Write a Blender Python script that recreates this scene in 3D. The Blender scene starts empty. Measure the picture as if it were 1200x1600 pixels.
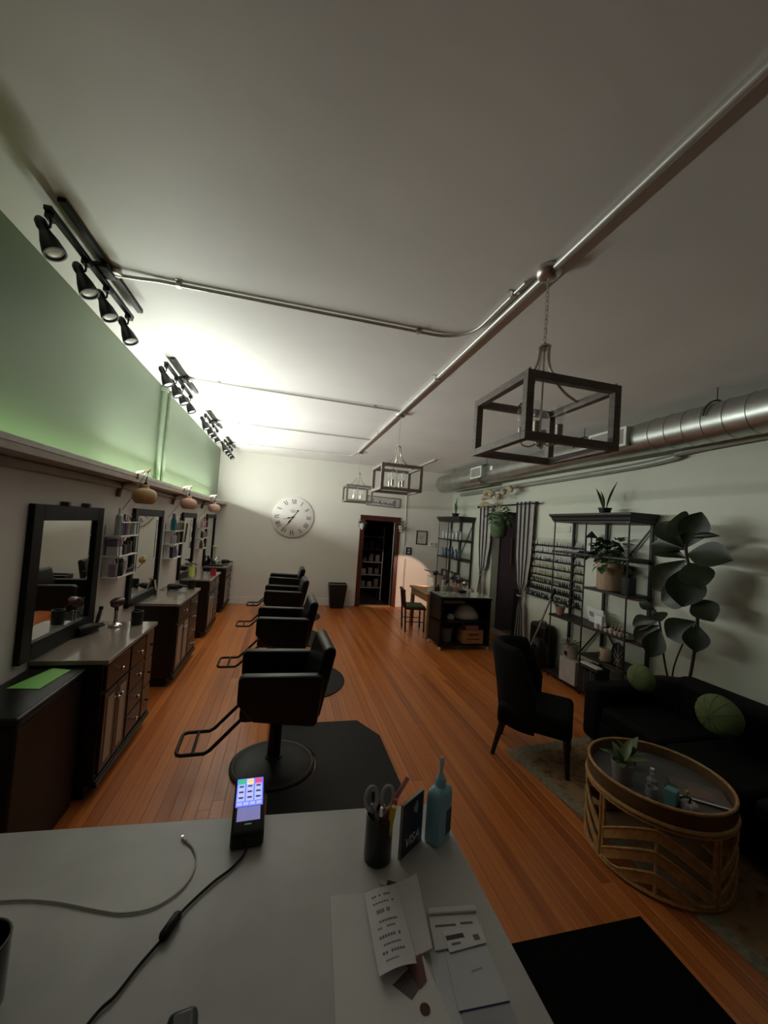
import bpy, math, random
from mathutils import Vector, Matrix, Euler

# ------------------------------------------------------------------ camera, world, lights, exposure
scene = bpy.context.scene
col = scene.collection
PI = math.pi
XL, XR, YB, ZC, YF = -1.464, 3.943, 8.895, 3.261, -2.4      # room shell

cam_d = bpy.data.cameras.new('camera')
cam_d.sensor_fit = 'VERTICAL'; cam_d.sensor_height = 36.0
cam_d.lens = 609.03 / 1600 * 36.0
cam_d.clip_start = 0.02; cam_d.clip_end = 100
cam = bpy.data.objects.new('camera', cam_d); col.objects.link(cam)
r_ = Vector((0.967389, -0.243406, 0.070088)); u_ = Vector((-0.077471, -0.020880, 0.996776)); f_ = Vector((0.241158, 0.969700, 0.039056))
cam.matrix_world = Matrix(((r_.x, u_.x, -f_.x, 0), (r_.y, u_.y, -f_.y, 0), (r_.z, u_.z, -f_.z, 1.85), (0, 0, 0, 1)))
scene.camera = cam

world = bpy.data.worlds.new('night_sky'); scene.world = world
world.use_nodes = True
world.node_tree.nodes['Background'].inputs[0].default_value = (0.30, 0.36, 0.50, 1)
world.node_tree.nodes['Background'].inputs[1].default_value = 0.002

scene.view_settings.view_transform = 'Standard'
scene.view_settings.look = 'None'
scene.view_settings.gamma = 1.0
scene.view_settings.use_curve_mapping = False
scene.view_settings.exposure = 0.12

def area_light(name, loc, direction, sx, sy, power, color, spread=PI):
    d = bpy.data.lights.new(name, 'AREA'); d.shape = 'RECTANGLE'; d.size = sx; d.size_y = sy
    d.energy = power; d.color = color; d.spread = spread
    o = bpy.data.objects.new(name, d); col.objects.link(o)
    z = -Vector(direction).normalized(); y = Vector((0, 1, 0)); x = y.cross(z).normalized(); y = z.cross(x)
    o.matrix_world = Matrix(((x.x, y.x, z.x, loc[0]), (x.y, y.y, z.y, loc[1]), (x.z, y.z, z.z, loc[2]), (0, 0, 0, 1)))
    return o
# light strip lying on top of the wall ledge: the room's main light, brightest run towards the back
STRIP = (0.95, 1.0, 0.955)
area_light('ledge_strip_light', (-1.36, 6.55, 2.185), (1.7, 0.0, 1.0), 0.03, 3.1, 72, STRIP)
area_light('ledge_strip_light_middle', (-1.36, 4.25, 2.185), (1.7, 0.0, 1.0), 0.03, 1.5, 34, STRIP)

# ------------------------------------------------------------------ helpers
def link(o, parent=None):
    col.objects.link(o)
    if parent is not None: o.parent = parent
    return o

def tag(o, label=None, cat=None, group=None, kind=None):
    if label: o['label'] = label
    if cat: o['category'] = cat
    if group: o['group'] = group
    if kind: o['kind'] = kind
    return o

def thing(name, label, cat, loc=(0, 0, 0), rz=0.0, group=None):
    o = bpy.data.objects.new(name, None); o.empty_display_size = 0.05
    link(o); o.location = loc; o.rotation_euler = (0, 0, rz)
    return tag(o, label, cat, group)

def copy_tree(o, parent=None):
    c = o.copy(); col.objects.link(c)
    if parent is not None: c.parent = parent
    for ch in list(o.children): copy_tree(ch, c)
    return c

class MB:
    def __init__(s): s.v = []; s.f = []; s.mi = []
    def add(s, vs, fs, m=0):
        b = len(s.v); s.v += [tuple(v) for v in vs]; s.f += [tuple(b + i for i in f) for f in fs]; s.mi += [m] * len(fs); return s
    def box(s, x0, x1, y0, y1, z0, z1, m=0):
        vs = [(x0, y0, z0), (x1, y0, z0), (x1, y1, z0), (x0, y1, z0), (x0, y0, z1), (x1, y0, z1), (x1, y1, z1), (x0, y1, z1)]
        return s.add(vs, [(0, 3, 2, 1), (4, 5, 6, 7), (0, 1, 5, 4), (1, 2, 6, 5), (2, 3, 7, 6), (3, 0, 4, 7)], m)
    def obox(s, c, size, rot=(0, 0, 0), m=0):
        R = Euler(rot).to_matrix(); hx, hy, hz = size[0] / 2, size[1] / 2, size[2] / 2
        vs = [Vector(c) + R @ Vector(q) for q in [(-hx, -hy, -hz), (hx, -hy, -hz), (hx, hy, -hz), (-hx, hy, -hz), (-hx, -hy, hz), (hx, -hy, hz), (hx, hy, hz), (-hx, hy, hz)]]
        return s.add(vs, [(0, 3, 2, 1), (4, 5, 6, 7), (0, 1, 5, 4), (1, 2, 6, 5), (2, 3, 7, 6), (3, 0, 4, 7)], m)
    def bar(s, a, b, w, h=None, up=(0, 0, 1)):
        a, b = Vector(a), Vector(b); h = h or w; d = (b - a).normalized(); u = Vector(up)
        if abs(d.dot(u)) > .95: u = Vector((1, 0, 0))
        x = d.cross(u).normalized() * w / 2; y = x.normalized().cross(d) * h / 2
        vs = [a - x - y, a + x - y, a + x + y, a - x + y, b - x - y, b + x - y, b + x + y, b - x + y]
        return s.add(vs, [(0, 1, 2, 3), (7, 6, 5, 4), (0, 4, 5, 1), (1, 5, 6, 2), (2, 6, 7, 3), (3, 7, 4, 0)])
    def tube(s, pts, r, n=8, closed=False, cap=True):
        P = [Vector(q) for q in pts]; k = len(P); rr = r if isinstance(r, (list, tuple)) else [r] * k
        base = len(s.v); nrm = None
        for i, q in enumerate(P):
            t = (P[(i + 1) % k] - P[i - 1]) if closed else (P[min(i + 1, k - 1)] - P[max(i - 1, 0)])
            t.normalize()
            if nrm is None:
                a = Vector((0, 0, 1)) if abs(t.z) < .9 else Vector((1, 0, 0)); nrm = t.cross(a).normalized()
            else:
                nrm = (nrm - t * nrm.dot(t)); nrm = nrm.normalized() if nrm.length > 1e-6 else t.orthogonal().normalized()
            b = t.cross(nrm)
            for j in range(n):
                a = 2 * PI * j / n; s.v.append(tuple(q + (nrm * math.cos(a) + b * math.sin(a)) * rr[i]))
        for i in range(k if closed else k - 1):
            i2 = (i + 1) % k
            for j in range(n):
                j2 = (j + 1) % n; s.f.append((base + i * n + j, base + i * n + j2, base + i2 * n + j2, base + i2 * n + j)); s.mi.append(0)
        if cap and not closed:
            s.f.append(tuple(base + j for j in reversed(range(n)))); s.f.append(tuple(base + (k - 1) * n + j for j in range(n))); s.mi += [0, 0]
        return s
    def cyl(s, p0, p1, r0, r1=None, n=16): return s.tube([p0, p1], [r0, r0 if r1 is None else r1], n)
    def lathe(s, prof, n=24, c=(0, 0, 0), R=None, sx=1, sy=1):
        base = len(s.v); c = Vector(c)
        for (r, z) in prof:
            for j in range(n):
                a = 2 * PI * j / n; q = Vector((r * math.cos(a) * sx, r * math.sin(a) * sy, z)); s.v.append(tuple(c + (R @ q if R else q)))
        for i in range(len(prof) - 1):
            for j in range(n):
                j2 = (j + 1) % n; s.f.append((base + i * n + j, base + i * n + j2, base + (i + 1) * n + j2, base + (i + 1) * n + j)); s.mi.append(0)
        if prof[0][0] > 1e-5: s.f.append(tuple(base + j for j in reversed(range(n)))); s.mi.append(0)
        if prof[-1][0] > 1e-5: s.f.append(tuple(base + (len(prof) - 1) * n + j for j in range(n))); s.mi.append(0)
        return s
    def prism(s, poly, z0, z1, M=None):
        n = len(poly); vs = [Vector((x, y, z0)) for x, y in poly] + [Vector((x, y, z1)) for x, y in poly]
        if M is not None: vs = [M @ v for v in vs]
        return s.add(vs, [tuple(reversed(range(n))), tuple(range(n, 2 * n))] + [(i, (i + 1) % n, n + (i + 1) % n, n + i) for i in range(n)])
    def sphere(s, c, r, n=16, sx=1, sy=1, sz=1):
        k = n // 2; return s.lathe([(max(1e-6, r * math.sin(PI * i / k)), -r * sz * math.cos(PI * i / k)) for i in range(k + 1)], n, c, None, sx, sy)
    def mesh(s, name, mats, smooth=40):
        me = bpy.data.meshes.new(name); me.from_pydata(s.v, [], s.f)
        mats = mats if isinstance(mats, (list, tuple)) else [mats]
        for m in mats: me.materials.append(m)
        if len(mats) > 1: me.polygons.foreach_set('material_index', s.mi)
        if smooth:
            me.polygons.foreach_set('use_smooth', [True] * len(me.polygons)); me.set_sharp_from_angle(angle=math.radians(smooth))
        me.update(); return me
    def build(s, name, mats, parent=None, smooth=40, bevel=0, seg=2, sub=0, loc=None):
        o = bpy.data.objects.new(name, s.mesh(name, mats, smooth)); link(o, parent)
        if loc is not None: o.location = loc
        if bevel:
            m = o.modifiers.new('edge', 'BEVEL'); m.width = bevel; m.segments = seg; m.limit_method = 'ANGLE'; m.angle_limit = math.radians(40)
        if sub:
            m = o.modifiers.new('soft', 'SUBSURF'); m.levels = sub; m.render_levels = sub
        return o

def obj(name, me, parent=None, loc=(0, 0, 0), rot=(0, 0, 0), scale=(1, 1, 1)):
    o = bpy.data.objects.new(name, me); link(o, parent); o.location = loc; o.rotation_euler = rot; o.scale = scale
    return o

def arc(c, r, a0, a1, n, ax='xy'):
    out = []
    for i in range(n + 1):
        a = a0 + (a1 - a0) * i / n; u, v = r * math.cos(a), r * math.sin(a)
        out.append((c[0] + u, c[1] + v, c[2]) if ax == 'xy' else (c[0] + u, c[1], c[2] + v) if ax == 'xz' else (c[0], c[1] + u, c[2] + v))
    return out

def smooth_path(pts, n=6):
    P = [Vector(q) for q in pts]; out = []
    for i in range(len(P) - 1):
        p0 = P[max(i - 1, 0)]; p1 = P[i]; p2 = P[i + 1]; p3 = P[min(i + 2, len(P) - 1)]
        for k in range(n):
            t = k / n
            out.append(.5 * ((2 * p1) + (p2 - p0) * t + (2 * p0 - 5 * p1 + 4 * p2 - p3) * t * t + (3 * p1 - p0 - 3 * p2 + p3) * t ** 3))
    out.append(P[-1]); return out

# ------------------------------------------------------------------ materials
_M = {}
def mat(name, c, rough=.5, metal=0.0, var=.10, scale=9.0, bump=0.0, bscale=60.0, emit=0.0, trans=0.0, coat=0.0, stretch=None, spec=.5):
    if name in _M: return _M[name]
    m = bpy.data.materials.new(name); m.use_nodes = True; _M[name] = m
    nt = m.node_tree; b = nt.nodes['Principled BSDF']; N = nt.nodes.new; Lk = nt.links.new
    b.inputs['Roughness'].default_value = rough; b.inputs['Metallic'].default_value = metal
    b.inputs['Specular IOR Level'].default_value = spec
    if trans: b.inputs['Transmission Weight'].default_value = trans; b.inputs['IOR'].default_value = 1.45
    if coat: b.inputs['Coat Weight'].default_value = coat; b.inputs['Coat Roughness'].default_value = .12
    tc = N('ShaderNodeTexCoord'); nz = N('ShaderNodeTexNoise'); nz.inputs['Scale'].default_value = scale; nz.inputs['Detail'].default_value = 4
    src = tc.outputs['Object']
    if stretch:
        mp = N('ShaderNodeMapping'); mp.inputs['Scale'].default_value = stretch; Lk(src, mp.inputs['Vector']); src = mp.outputs['Vector']
    Lk(src, nz.inputs['Vector'])
    rp = N('ShaderNodeValToRGB'); rp.color_ramp.elements[0].position = .3; rp.color_ramp.elements[1].position = .7
    rp.color_ramp.elements[0].color = [max(0, x * (1 - var)) for x in c] + [1]; rp.color_ramp.elements[1].color = [min(1, x * (1 + var)) for x in c] + [1]
    Lk(nz.outputs['Fac'], rp.inputs['Fac']); Lk(rp.outputs['Color'], b.inputs['Base Color'])
    if emit:
        Lk(rp.outputs['Color'], b.inputs['Emission Color']); b.inputs['Emission Strength'].default_value = emit
    if bump:
        n2 = N('ShaderNodeTexNoise'); n2.inputs['Scale'].default_value = bscale; n2.inputs['Detail'].default_value = 5; Lk(src, n2.inputs['Vector'])
        bp = N('ShaderNodeBump'); bp.inputs['Strength'].default_value = bump; bp.inputs['Distance'].default_value = .01
        Lk(n2.outputs['Fac'], bp.inputs['Height']); Lk(bp.outputs['Normal'], b.inputs['Normal'])
    return m

def glass(name, c=(1, 1, 1), rough=.03, alpha=.25):
    """thin clear plastic or glass: mix of transparent and glossy"""
    if name in _M: return _M[name]
    m = bpy.data.materials.new(name); m.use_nodes = True; _M[name] = m; nt = m.node_tree; nt.nodes.clear(); N = nt.nodes.new
    o = N('ShaderNodeOutputMaterial'); mx = N('ShaderNodeMixShader'); t = N('ShaderNodeBsdfTransparent'); p = N('ShaderNodeBsdfPrincipled')
    t.inputs[0].default_value = (*c, 1); p.inputs['Base Color'].default_value = (*c, 1); p.inputs['Roughness'].default_value = rough
    nz = N('ShaderNodeTexNoise'); nz.inputs['Scale'].default_value = 6; mr = N('ShaderNodeMapRange'); mr.inputs['To Min'].default_value = alpha * .9; mr.inputs['To Max'].default_value = alpha * 1.1
    nt.links.new(nz.outputs['Fac'], mr.inputs['Value']); nt.links.new(mr.outputs['Result'], mx.inputs[0])
    nt.links.new(t.outputs[0], mx.inputs[1]); nt.links.new(p.outputs[0], mx.inputs[2]); nt.links.new(mx.outputs[0], o.inputs[0])
    return m

def wall_mat(name, low, high=None, zsplit=2.14, rough=.55, bump=.08):
    m = mat(name, low, rough, var=.03, scale=1.6, bump=bump, bscale=35)
    if high:
        nt = m.node_tree; N = nt.nodes.new; b = nt.nodes['Principled BSDF']
        g = N('ShaderNodeNewGeometry'); sx = N('ShaderNodeSeparateXYZ'); gt = N('ShaderNodeMath'); gt.operation = 'GREATER_THAN'; gt.inputs[1].default_value = zsplit
        mx = N('ShaderNodeMix'); mx.data_type = 'RGBA'; mx.inputs['B'].default_value = (*high, 1)
        rp = [n for n in nt.nodes if n.type == 'VALTORGB'][0]
        nt.links.new(g.outputs['Position'], sx.inputs[0]); nt.links.new(sx.outputs['Z'], gt.inputs[0]); nt.links.new(gt.outputs[0], mx.inputs['Factor'])
        nt.links.new(rp.outputs['Color'], mx.inputs['A']); nt.links.new(mx.outputs['Result'], b.inputs['Base Color'])
    return m

def floor_mat():
    m = bpy.data.materials.new('fir_boards'); m.use_nodes = True; nt = m.node_tree; N = nt.nodes.new; L = nt.links.new; b = nt.nodes['Principled BSDF']
    g = N('ShaderNodeNewGeometry'); oi = N('ShaderNodeObjectInfo')
    ad = N('ShaderNodeVectorMath'); ad.operation = 'ADD'; sc = N('ShaderNodeVectorMath'); sc.operation = 'SCALE'; sc.inputs[0].default_value = (13.7, 31.1, 7.3)
    L(oi.outputs['Random'], sc.inputs['Scale']); L(g.outputs['Position'], ad.inputs[0]); L(sc.outputs[0], ad.inputs[1])
    mp = N('ShaderNodeMapping'); mp.inputs['Scale'].default_value = (62, .55, 6); L(ad.outputs[0], mp.inputs['Vector'])
    nz = N('ShaderNodeTexNoise'); nz.inputs['Scale'].default_value = 1.0; nz.inputs['Detail'].default_value = 6; nz.inputs['Roughness'].default_value = .6; L(mp.outputs[0], nz.inputs['Vector'])
    mx = N('ShaderNodeMath'); mx.operation = 'MULTIPLY_ADD'; mx.inputs[1].default_value = .36; L(oi.outputs['Random'], mx.inputs[0])
    m2 = N('ShaderNodeMath'); m2.operation = 'MULTIPLY'; m2.inputs[1].default_value = .70; L(nz.outputs['Fac'], m2.inputs[0]); L(m2.outputs[0], mx.inputs[2])
    rp = N('ShaderNodeValToRGB'); e = rp.color_ramp.elements
    e[0].position = .16; e[0].color = (.19, .045, .011, 1); e[1].position = .9; e[1].color = (.74, .285, .08, 1)
    k = e.new(.45); k.color = (.46, .125, .026, 1); k = e.new(.68); k.color = (.60, .185, .042, 1)
    L(mx.outputs[0], rp.inputs['Fac']); L(rp.outputs[0], b.inputs['Base Color'])
    # worn, duller patches
    n3 = N('ShaderNodeTexNoise'); n3.inputs['Scale'].default_value = 1.3; n3.inputs['Detail'].default_value = 3; L(g.outputs['Position'], n3.inputs['Vector'])
    mr = N('ShaderNodeMapRange'); mr.inputs['From Min'].default_value = .1; mr.inputs['From Max'].default_value = .9; mr.inputs['To Min'].default_value = .26; mr.inputs['To Max'].default_value = .36
    L(n3.outputs['Fac'], mr.inputs['Value']); L(mr.outputs[0], b.inputs['Roughness'])
    bp = N('ShaderNodeBump'); bp.inputs['Strength'].default_value = .12; bp.inputs['Distance'].default_value = .004; L(nz.outputs['Fac'], bp.inputs['Height']); L(bp.outputs[0], b.inputs['Normal'])
    b.inputs['Coat Weight'].default_value = .12; b.inputs['Coat Roughness'].default_value = .22
    _M['fir_boards'] = m
    return m

BLACK = mat('black_paint', (.005, .005, .005), .45, spec=.3)
LEATHER = mat('black_vinyl', (.004, .0045, .0042), .29, spec=.45, bump=.15, bscale=220)
RUBBER = mat('black_rubber', (.013, .013, .0125), .5, bump=.1, bscale=150)
CHROME = mat('chrome', (.75, .74, .72), .16, 1.0, var=.03)
STEEL = mat('galvanised_steel', (.50, .52, .49), .38, 1.0, var=.12, scale=5)
CONDUIT = mat('painted_conduit', (.62, .60, .56), .40, .55, var=.06)
BRONZE = mat('brushed_nickel', (.60, .54, .49), .32, 1.0, var=.08)
CAGEWOOD = mat('grey_brown_wood', (.21, .17, .145), .55, var=.25, stretch=(2, 2, 14))
WHITE = mat('white_paint', (.78, .76, .72), .45, var=.03)
PLASTIC_W = mat('white_plastic', (.72, .70, .69), .35, var=.03)
GREYCOUNT = mat('grey_stone_laminate', (.60, .585, .57), .36, var=.22, scale=3.2)
TAUPE = mat('taupe_laminate', (.27, .225, .185), .16, var=.08, scale=3, coat=.3)
ESPRESSO = mat('espresso_wood', (.012, .006, .004), .35, var=.25, stretch=(3, 3, 1))
ESPRESSO2 = mat('dark_walnut_drawer', (.024, .011, .006), .33, var=.25, stretch=(3, 1, 12))
CREAM = mat('cream_door_panel', (.36, .30, .24), .4, var=.06)
TANWOOD = mat('tan_wood', (.42, .25, .12), .45, var=.18, stretch=(3, 14, 3))
MAHOG = mat('mahogany_trim', (.085, .020, .012), .32, var=.25, stretch=(10, 10, 1.5))
LEAF = mat('leaf_green', (.055, .115, .03), .42, var=.3, scale=14)
LEAFD = mat('leaf_dark_green', (.022, .05, .016), .38, var=.3, scale=10)
SOIL = mat('potting_soil', (.025, .017, .011), .95, bump=.6, bscale=90)
BULB = glass('clear_bulb_glass', (1, 1, 1), .03, .18)
CLEAR = glass('clear_acrylic', (.92, .96, .94), .04, .22)
PAPER = mat('white_paper', (.86, .85, .86), .7, var=.03)
INK = mat('grey_ink', (.20, .20, .23), .8)
def colour(name, c, rough=.4, **k): return mat(name, c, rough, **k)
# ------------------------------------------------------------------ setting
random.seed(7)
def struct(name, mb, m, parent=None, **k):
    o = mb.build(name, m, parent, **k)
    if parent is None: o['kind'] = 'structure'
    return o

WALLB = wall_mat('back_wall_paint', (.78, .75, .67))
WALLL = wall_mat('left_wall_paint', (.70, .65, .60), (.245, .315, .21))
WALLR = wall_mat('right_wall_paint', (.62, .64, .53))
CEIL = mat('ceiling_plaster', (.84, .80, .77), .6, var=.05, scale=1.2, bump=.22, bscale=7)
FLOOR = floor_mat()
T = .15
fl = struct('floor', MB().box(XL - T, XR + T, YF - T, YB + T, -.12, -.004), mat('floor_joint_dark', (.03, .012, .005), .6))
# floor boards, each its own piece (rows run away from the viewer)
bw = .0765; rows = int((XR - XL) / bw) + 1; bw = (XR - XL) / rows
bm_ = MB(); w2 = bw / 2 - .0005; c_ = .0008
bm_.add([(-w2, 0, -.004), (w2, 0, -.004), (w2, 0, -c_), (w2 - c_, 0, 0), (-w2 + c_, 0, 0), (-w2, 0, -c_), (-w2, 1, -.004), (w2, 1, -.004), (w2, 1, -c_), (w2 - c_, 1, 0), (-w2 + c_, 1, 0), (-w2, 1, -c_)],
        [(0, 1, 2, 3, 4, 5), (11, 10, 9, 8, 7, 6), (1, 7, 8, 2), (2, 8, 9, 3), (3, 9, 10, 4), (4, 10, 11, 5), (5, 11, 6, 0)])
bme = bm_.mesh('floor_board', FLOOR, 0)
nb = 0
for i in range(rows):
    y = .30 + random.uniform(-1.4, 0.0); y = max(y, -.6)
    while y < YB - .01:
        L_ = random.uniform(2.2, 3.6); y1 = min(y + L_, YB)
        if YB - y1 < .7: y1 = YB
        obj('floor_board', bme, fl, (XL + (i + .5) * bw, y, random.uniform(-.0004, .0004)), (0, 0, 0), (1, y1 - y - .0015, 1)); nb += 1
        y = y1
struct('floor_front', MB().box(XL, XR, YF, -.6, -.004, 0), FLOOR)
struct('ceiling', MB().box(XL - T, XR + T, YF - T, YB + T, ZC, ZC + .12), CEIL)
struct('wall_left', MB().box(XL - T, XL, YF - T, YB + T, 0, ZC), WALLL)
# back wall with door opening
DX0, DX1, DZ = 1.765, 2.525, 1.99
struct('wall_back', MB().box(XL, DX0, YB, YB + T, 0, ZC).box(DX1, XR, YB, YB + T, 0, ZC).box(DX0, DX1, YB, YB + T, DZ, ZC), WALLB)
# right wall with curtained opening
OY0, OY1, OZ = 5.80, 6.90, 2.28
struct('wall_right', MB().box(XR, XR + T, YF - T, OY0, 0, ZC).box(XR, XR + T, OY1, YB + T, 0, ZC).box(XR, XR + T, OY0, OY1, OZ, ZC), WALLR)
# shop front behind the camera: low wall, header and a window
struct('wall_front', MB().box(XL, XR, YF - T, YF, 0, .55).box(XL, XR, YF - T, YF, 2.7, ZC).box(XL, -1.1, YF - T, YF, .55, 2.7).box(3.5, XR, YF - T, YF, .55, 2.7), mat('front_wall_paint', (.14, .12, .11), .6))
wn = struct('window_1', MB().box(-1.1, 3.5, YF - .09, YF - .03, .55, .62).box(-1.1, 3.5, YF - .09, YF - .03, 2.63, 2.7).box(-1.1, -1.03, YF - .09, YF - .03, .62, 2.63).box(3.43, 3.5, YF - .09, YF - .03, .62, 2.63).box(1.17, 1.24, YF - .09, YF - .03, .62, 2.63), BLACK)
for a, b in ((-1.03, 1.17), (1.24, 3.43)):
    MB().box(a, b, YF - .065, YF - .058, .62, 2.63).build('pane', glass('window_glass', (.9, .93, .95), .02, .12), wn)
struct('baseboard_back', MB().box(XL, DX0 - .105, YB - .018, YB, 0, .155).box(DX1 + .105, XR, YB - .018, YB, 0, .155), WHITE, bevel=.006)
struct('baseboard_right', MB().box(XR - .018, XR, YF, OY0 - .02, 0, .13).box(XR - .018, XR, OY1 + .02, YB, 0, .13), mat('right_base_paint', (.55, .55, .48), .5), bevel=.005)
struct('baseboard_left', MB().box(XL, XL + .018, YF, YB, 0, .13), WHITE, bevel=.005)
# door trim
tr = struct('trim_1', MB().box(DX0 - .105, DX1 + .105, YB - .035, YB + .01, DZ, DZ + .115), MAHOG, bevel=.006)
MB().box(DX0 - .10, DX0, YB - .03, YB + .10, 0, DZ).build('jamb', MAHOG, tr, bevel=.006)
MB().box(DX1, DX1 + .10, YB - .03, YB + .10, 0, DZ).build('jamb', MAHOG, tr, bevel=.006)
MB().box(DX0, DX1, YB - .03, YB + .12, -.002, .014).build('threshold', TANWOOD, tr, bevel=.004)
# dark room beyond the door
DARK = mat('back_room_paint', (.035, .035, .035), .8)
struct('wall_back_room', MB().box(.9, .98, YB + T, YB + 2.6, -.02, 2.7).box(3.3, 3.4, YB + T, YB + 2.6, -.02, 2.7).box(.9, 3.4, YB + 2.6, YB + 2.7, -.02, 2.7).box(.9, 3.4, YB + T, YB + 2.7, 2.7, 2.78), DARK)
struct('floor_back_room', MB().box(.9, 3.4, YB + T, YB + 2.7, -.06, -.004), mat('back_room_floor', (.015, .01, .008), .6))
# alcove behind the curtains
PURPLE = mat('mauve_alcove_paint', (.17, .12, .14), .7)
struct('wall_alcove', MB().box(XR + T, XR + 1.5, OY1 + .02, OY1 + .1, -.02, 2.6).box(XR + T, XR + 1.5, OY0 - .35, OY0 - .27, -.02, 2.6).box(XR + 1.42, XR + 1.5, OY0 - .27, OY1 + .02, -.02, 2.6).box(XR + T, XR + 1.5, OY0 - .35, OY1 + .1, 2.6, 2.68), PURPLE)
struct('floor_alcove', MB().box(XR, XR + 1.5, OY0 - .35, OY1 + .1, -.06, 0), mat('alcove_floor', (.20, .14, .10), .6))
tt = struct('trim_2', MB().box(XR - .012, XR + T, OY0, OY1, 0, .05), mat('pale_threshold_wood', (.42, .34, .27), .5), bevel=.005)

# ledge on the left wall
lg = MB().box(XL, -1.255, YF, YB, 2.085, 2.14)
lgo = lg.build('wall_ledge', mat('ledge_wood', (.40, .34, .29), .5), bevel=.004)
tag(lgo, 'long wooden ledge running along the left wall above the mirrors', 'ledge'); 
MB().box(-1.272, -1.252, YF, YB, 2.125, 2.16).build('front_lip', mat('ledge_lip_paint', (.55, .52, .47), .45), lgo, bevel=.004)
MB().box(XL, XL + .045, YF, YB, 2.03, 2.085).build('lower_moulding', mat('ledge_moulding', (.36, .31, .27), .5), lgo, bevel=.01)
ls = thing('light_strip', 'slim glowing light strip lying on top of the wall ledge', 'light strip', (-1.36, 0, 2.141))
MB().box(-.02, .02, 1.65, 8.85, 0, .02).build('channel', WHITE, ls)
MB().box(-.012, .012, 2.15, 7.9, .02, .026).build('diffuser', mat('lit_diffuser', (.70, 1, .48), .5, emit=9.0, var=.01), ls)
# two painted pipes on the wall above the ledge
for y, r, lab, z1 in ((4.83, .026, 'thick green-painted pipe rising from ledge to ceiling, nearer one', 3.25), (5.03, .02, 'thin green-painted pipe rising from ledge to ceiling, farther one', 3.25)):
    pp = MB().cyl((XL + r + .006, y, 2.14), (XL + r + .006, y, z1), r, n=12).build('wall_pipe', mat('sage_paint', (.255, .325, .22), .5))
    tag(pp, lab, 'pipe', 'painted pipes above the ledge')
    MB().box(XL, XL + r * 2 + .014, y - r - .012, y + r + .012, z1 - .05, z1).build('pipe_collar', mat('sage_paint', (.255, .325, .22), .5), pp, bevel=.003)

# ------------------------------------------------------------------ ceiling conduits
def conduit(name, pts, r, label, clips=(), m=CONDUIT):
    o = MB().tube(pts, r, 10).build(name, m); tag(o, label, 'conduit', 'metal conduit on the ceiling')
    for (c, ax) in clips:
        b = MB()
        if ax == 'x': b.box(c[0] - .012, c[0] + .012, c[1] - r - .028, c[1] + r + .028, ZC - .004, ZC).box(c[0] - .012, c[0] + .012, c[1] - r - .004, c[1] + r + .004, ZC - 2 * r - .008, ZC)
        else: b.box(c[0] - r - .028, c[0] + r + .028, c[1] - .012, c[1] + .012, ZC - .004, ZC).box(c[0] - r - .004, c[0] + r + .004, c[1] - .012, c[1] + .012, ZC - 2 * r - .008, ZC)
        b.build('clip', m, o)
    return o
zc = ZC - .016
conduit('ceiling_conduit', [(1.232, YF, ZC - .02), (1.232, 7.32, ZC - .02)], .019, 'thick main metal conduit running the length of the ceiling', [((1.232, 3.3), 'y'), ((1.232, 5.6), 'y')])
conduit('ceiling_conduit', [(-1.10, 2.60, zc - .015), (-.98, 2.60, zc - .01), (-.86, 2.60, zc), (.92, 2.585, zc)] + arc((.92, 2.335, zc), .25, PI / 2, 0, 7)[1:] + [(1.172, 1.86, zc)], .011, 'branch conduit bending from nearest track light to nearest pendant', [((-.75, 2.6), 'x'), ((.80, 2.586), 'x'), ((1.172, 1.98), 'y')])
conduit('ceiling_conduit', [(-1.10, 4.38, zc), (1.22, 4.44, zc)], .010, 'branch conduit crossing ceiling from second track light', [((-.8, 4.39), 'x'), ((.9, 4.43), 'x')])
conduit('ceiling_conduit', [(-1.10, 6.15, zc), (1.22, 6.15, zc)], .010, 'branch conduit crossing ceiling from third track light', [((-.8, 6.15), 'x')])
conduit('ceiling_conduit', [(-1.10, 7.86, zc), (1.08, 7.78, zc), (1.18, 7.70, zc), (1.22, 7.36, zc)], .010, 'branch conduit from farthest track light to farthest pendant', [((-.8, 7.85), 'x')])
WPIPE = mat('white_conduit', (.72, .70, .64), .45)
conduit('ceiling_conduit', [(2.74, 7.17, zc), (2.74, YB - .05, zc), (2.74, YB - .015, ZC - .05), (2.755, YB - .015, 1.45)], .012, 'white conduit dropping down the back wall right of the door', m=WPIPE)
o = MB().box(2.79, 2.83, YB - .018, YB, .30, 1.14).build('wall_raceway', mat('grey_raceway', (.45, .42, .38), .5), bevel=.004); tag(o, 'narrow grey vertical raceway low on the back wall', 'raceway')

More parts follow.
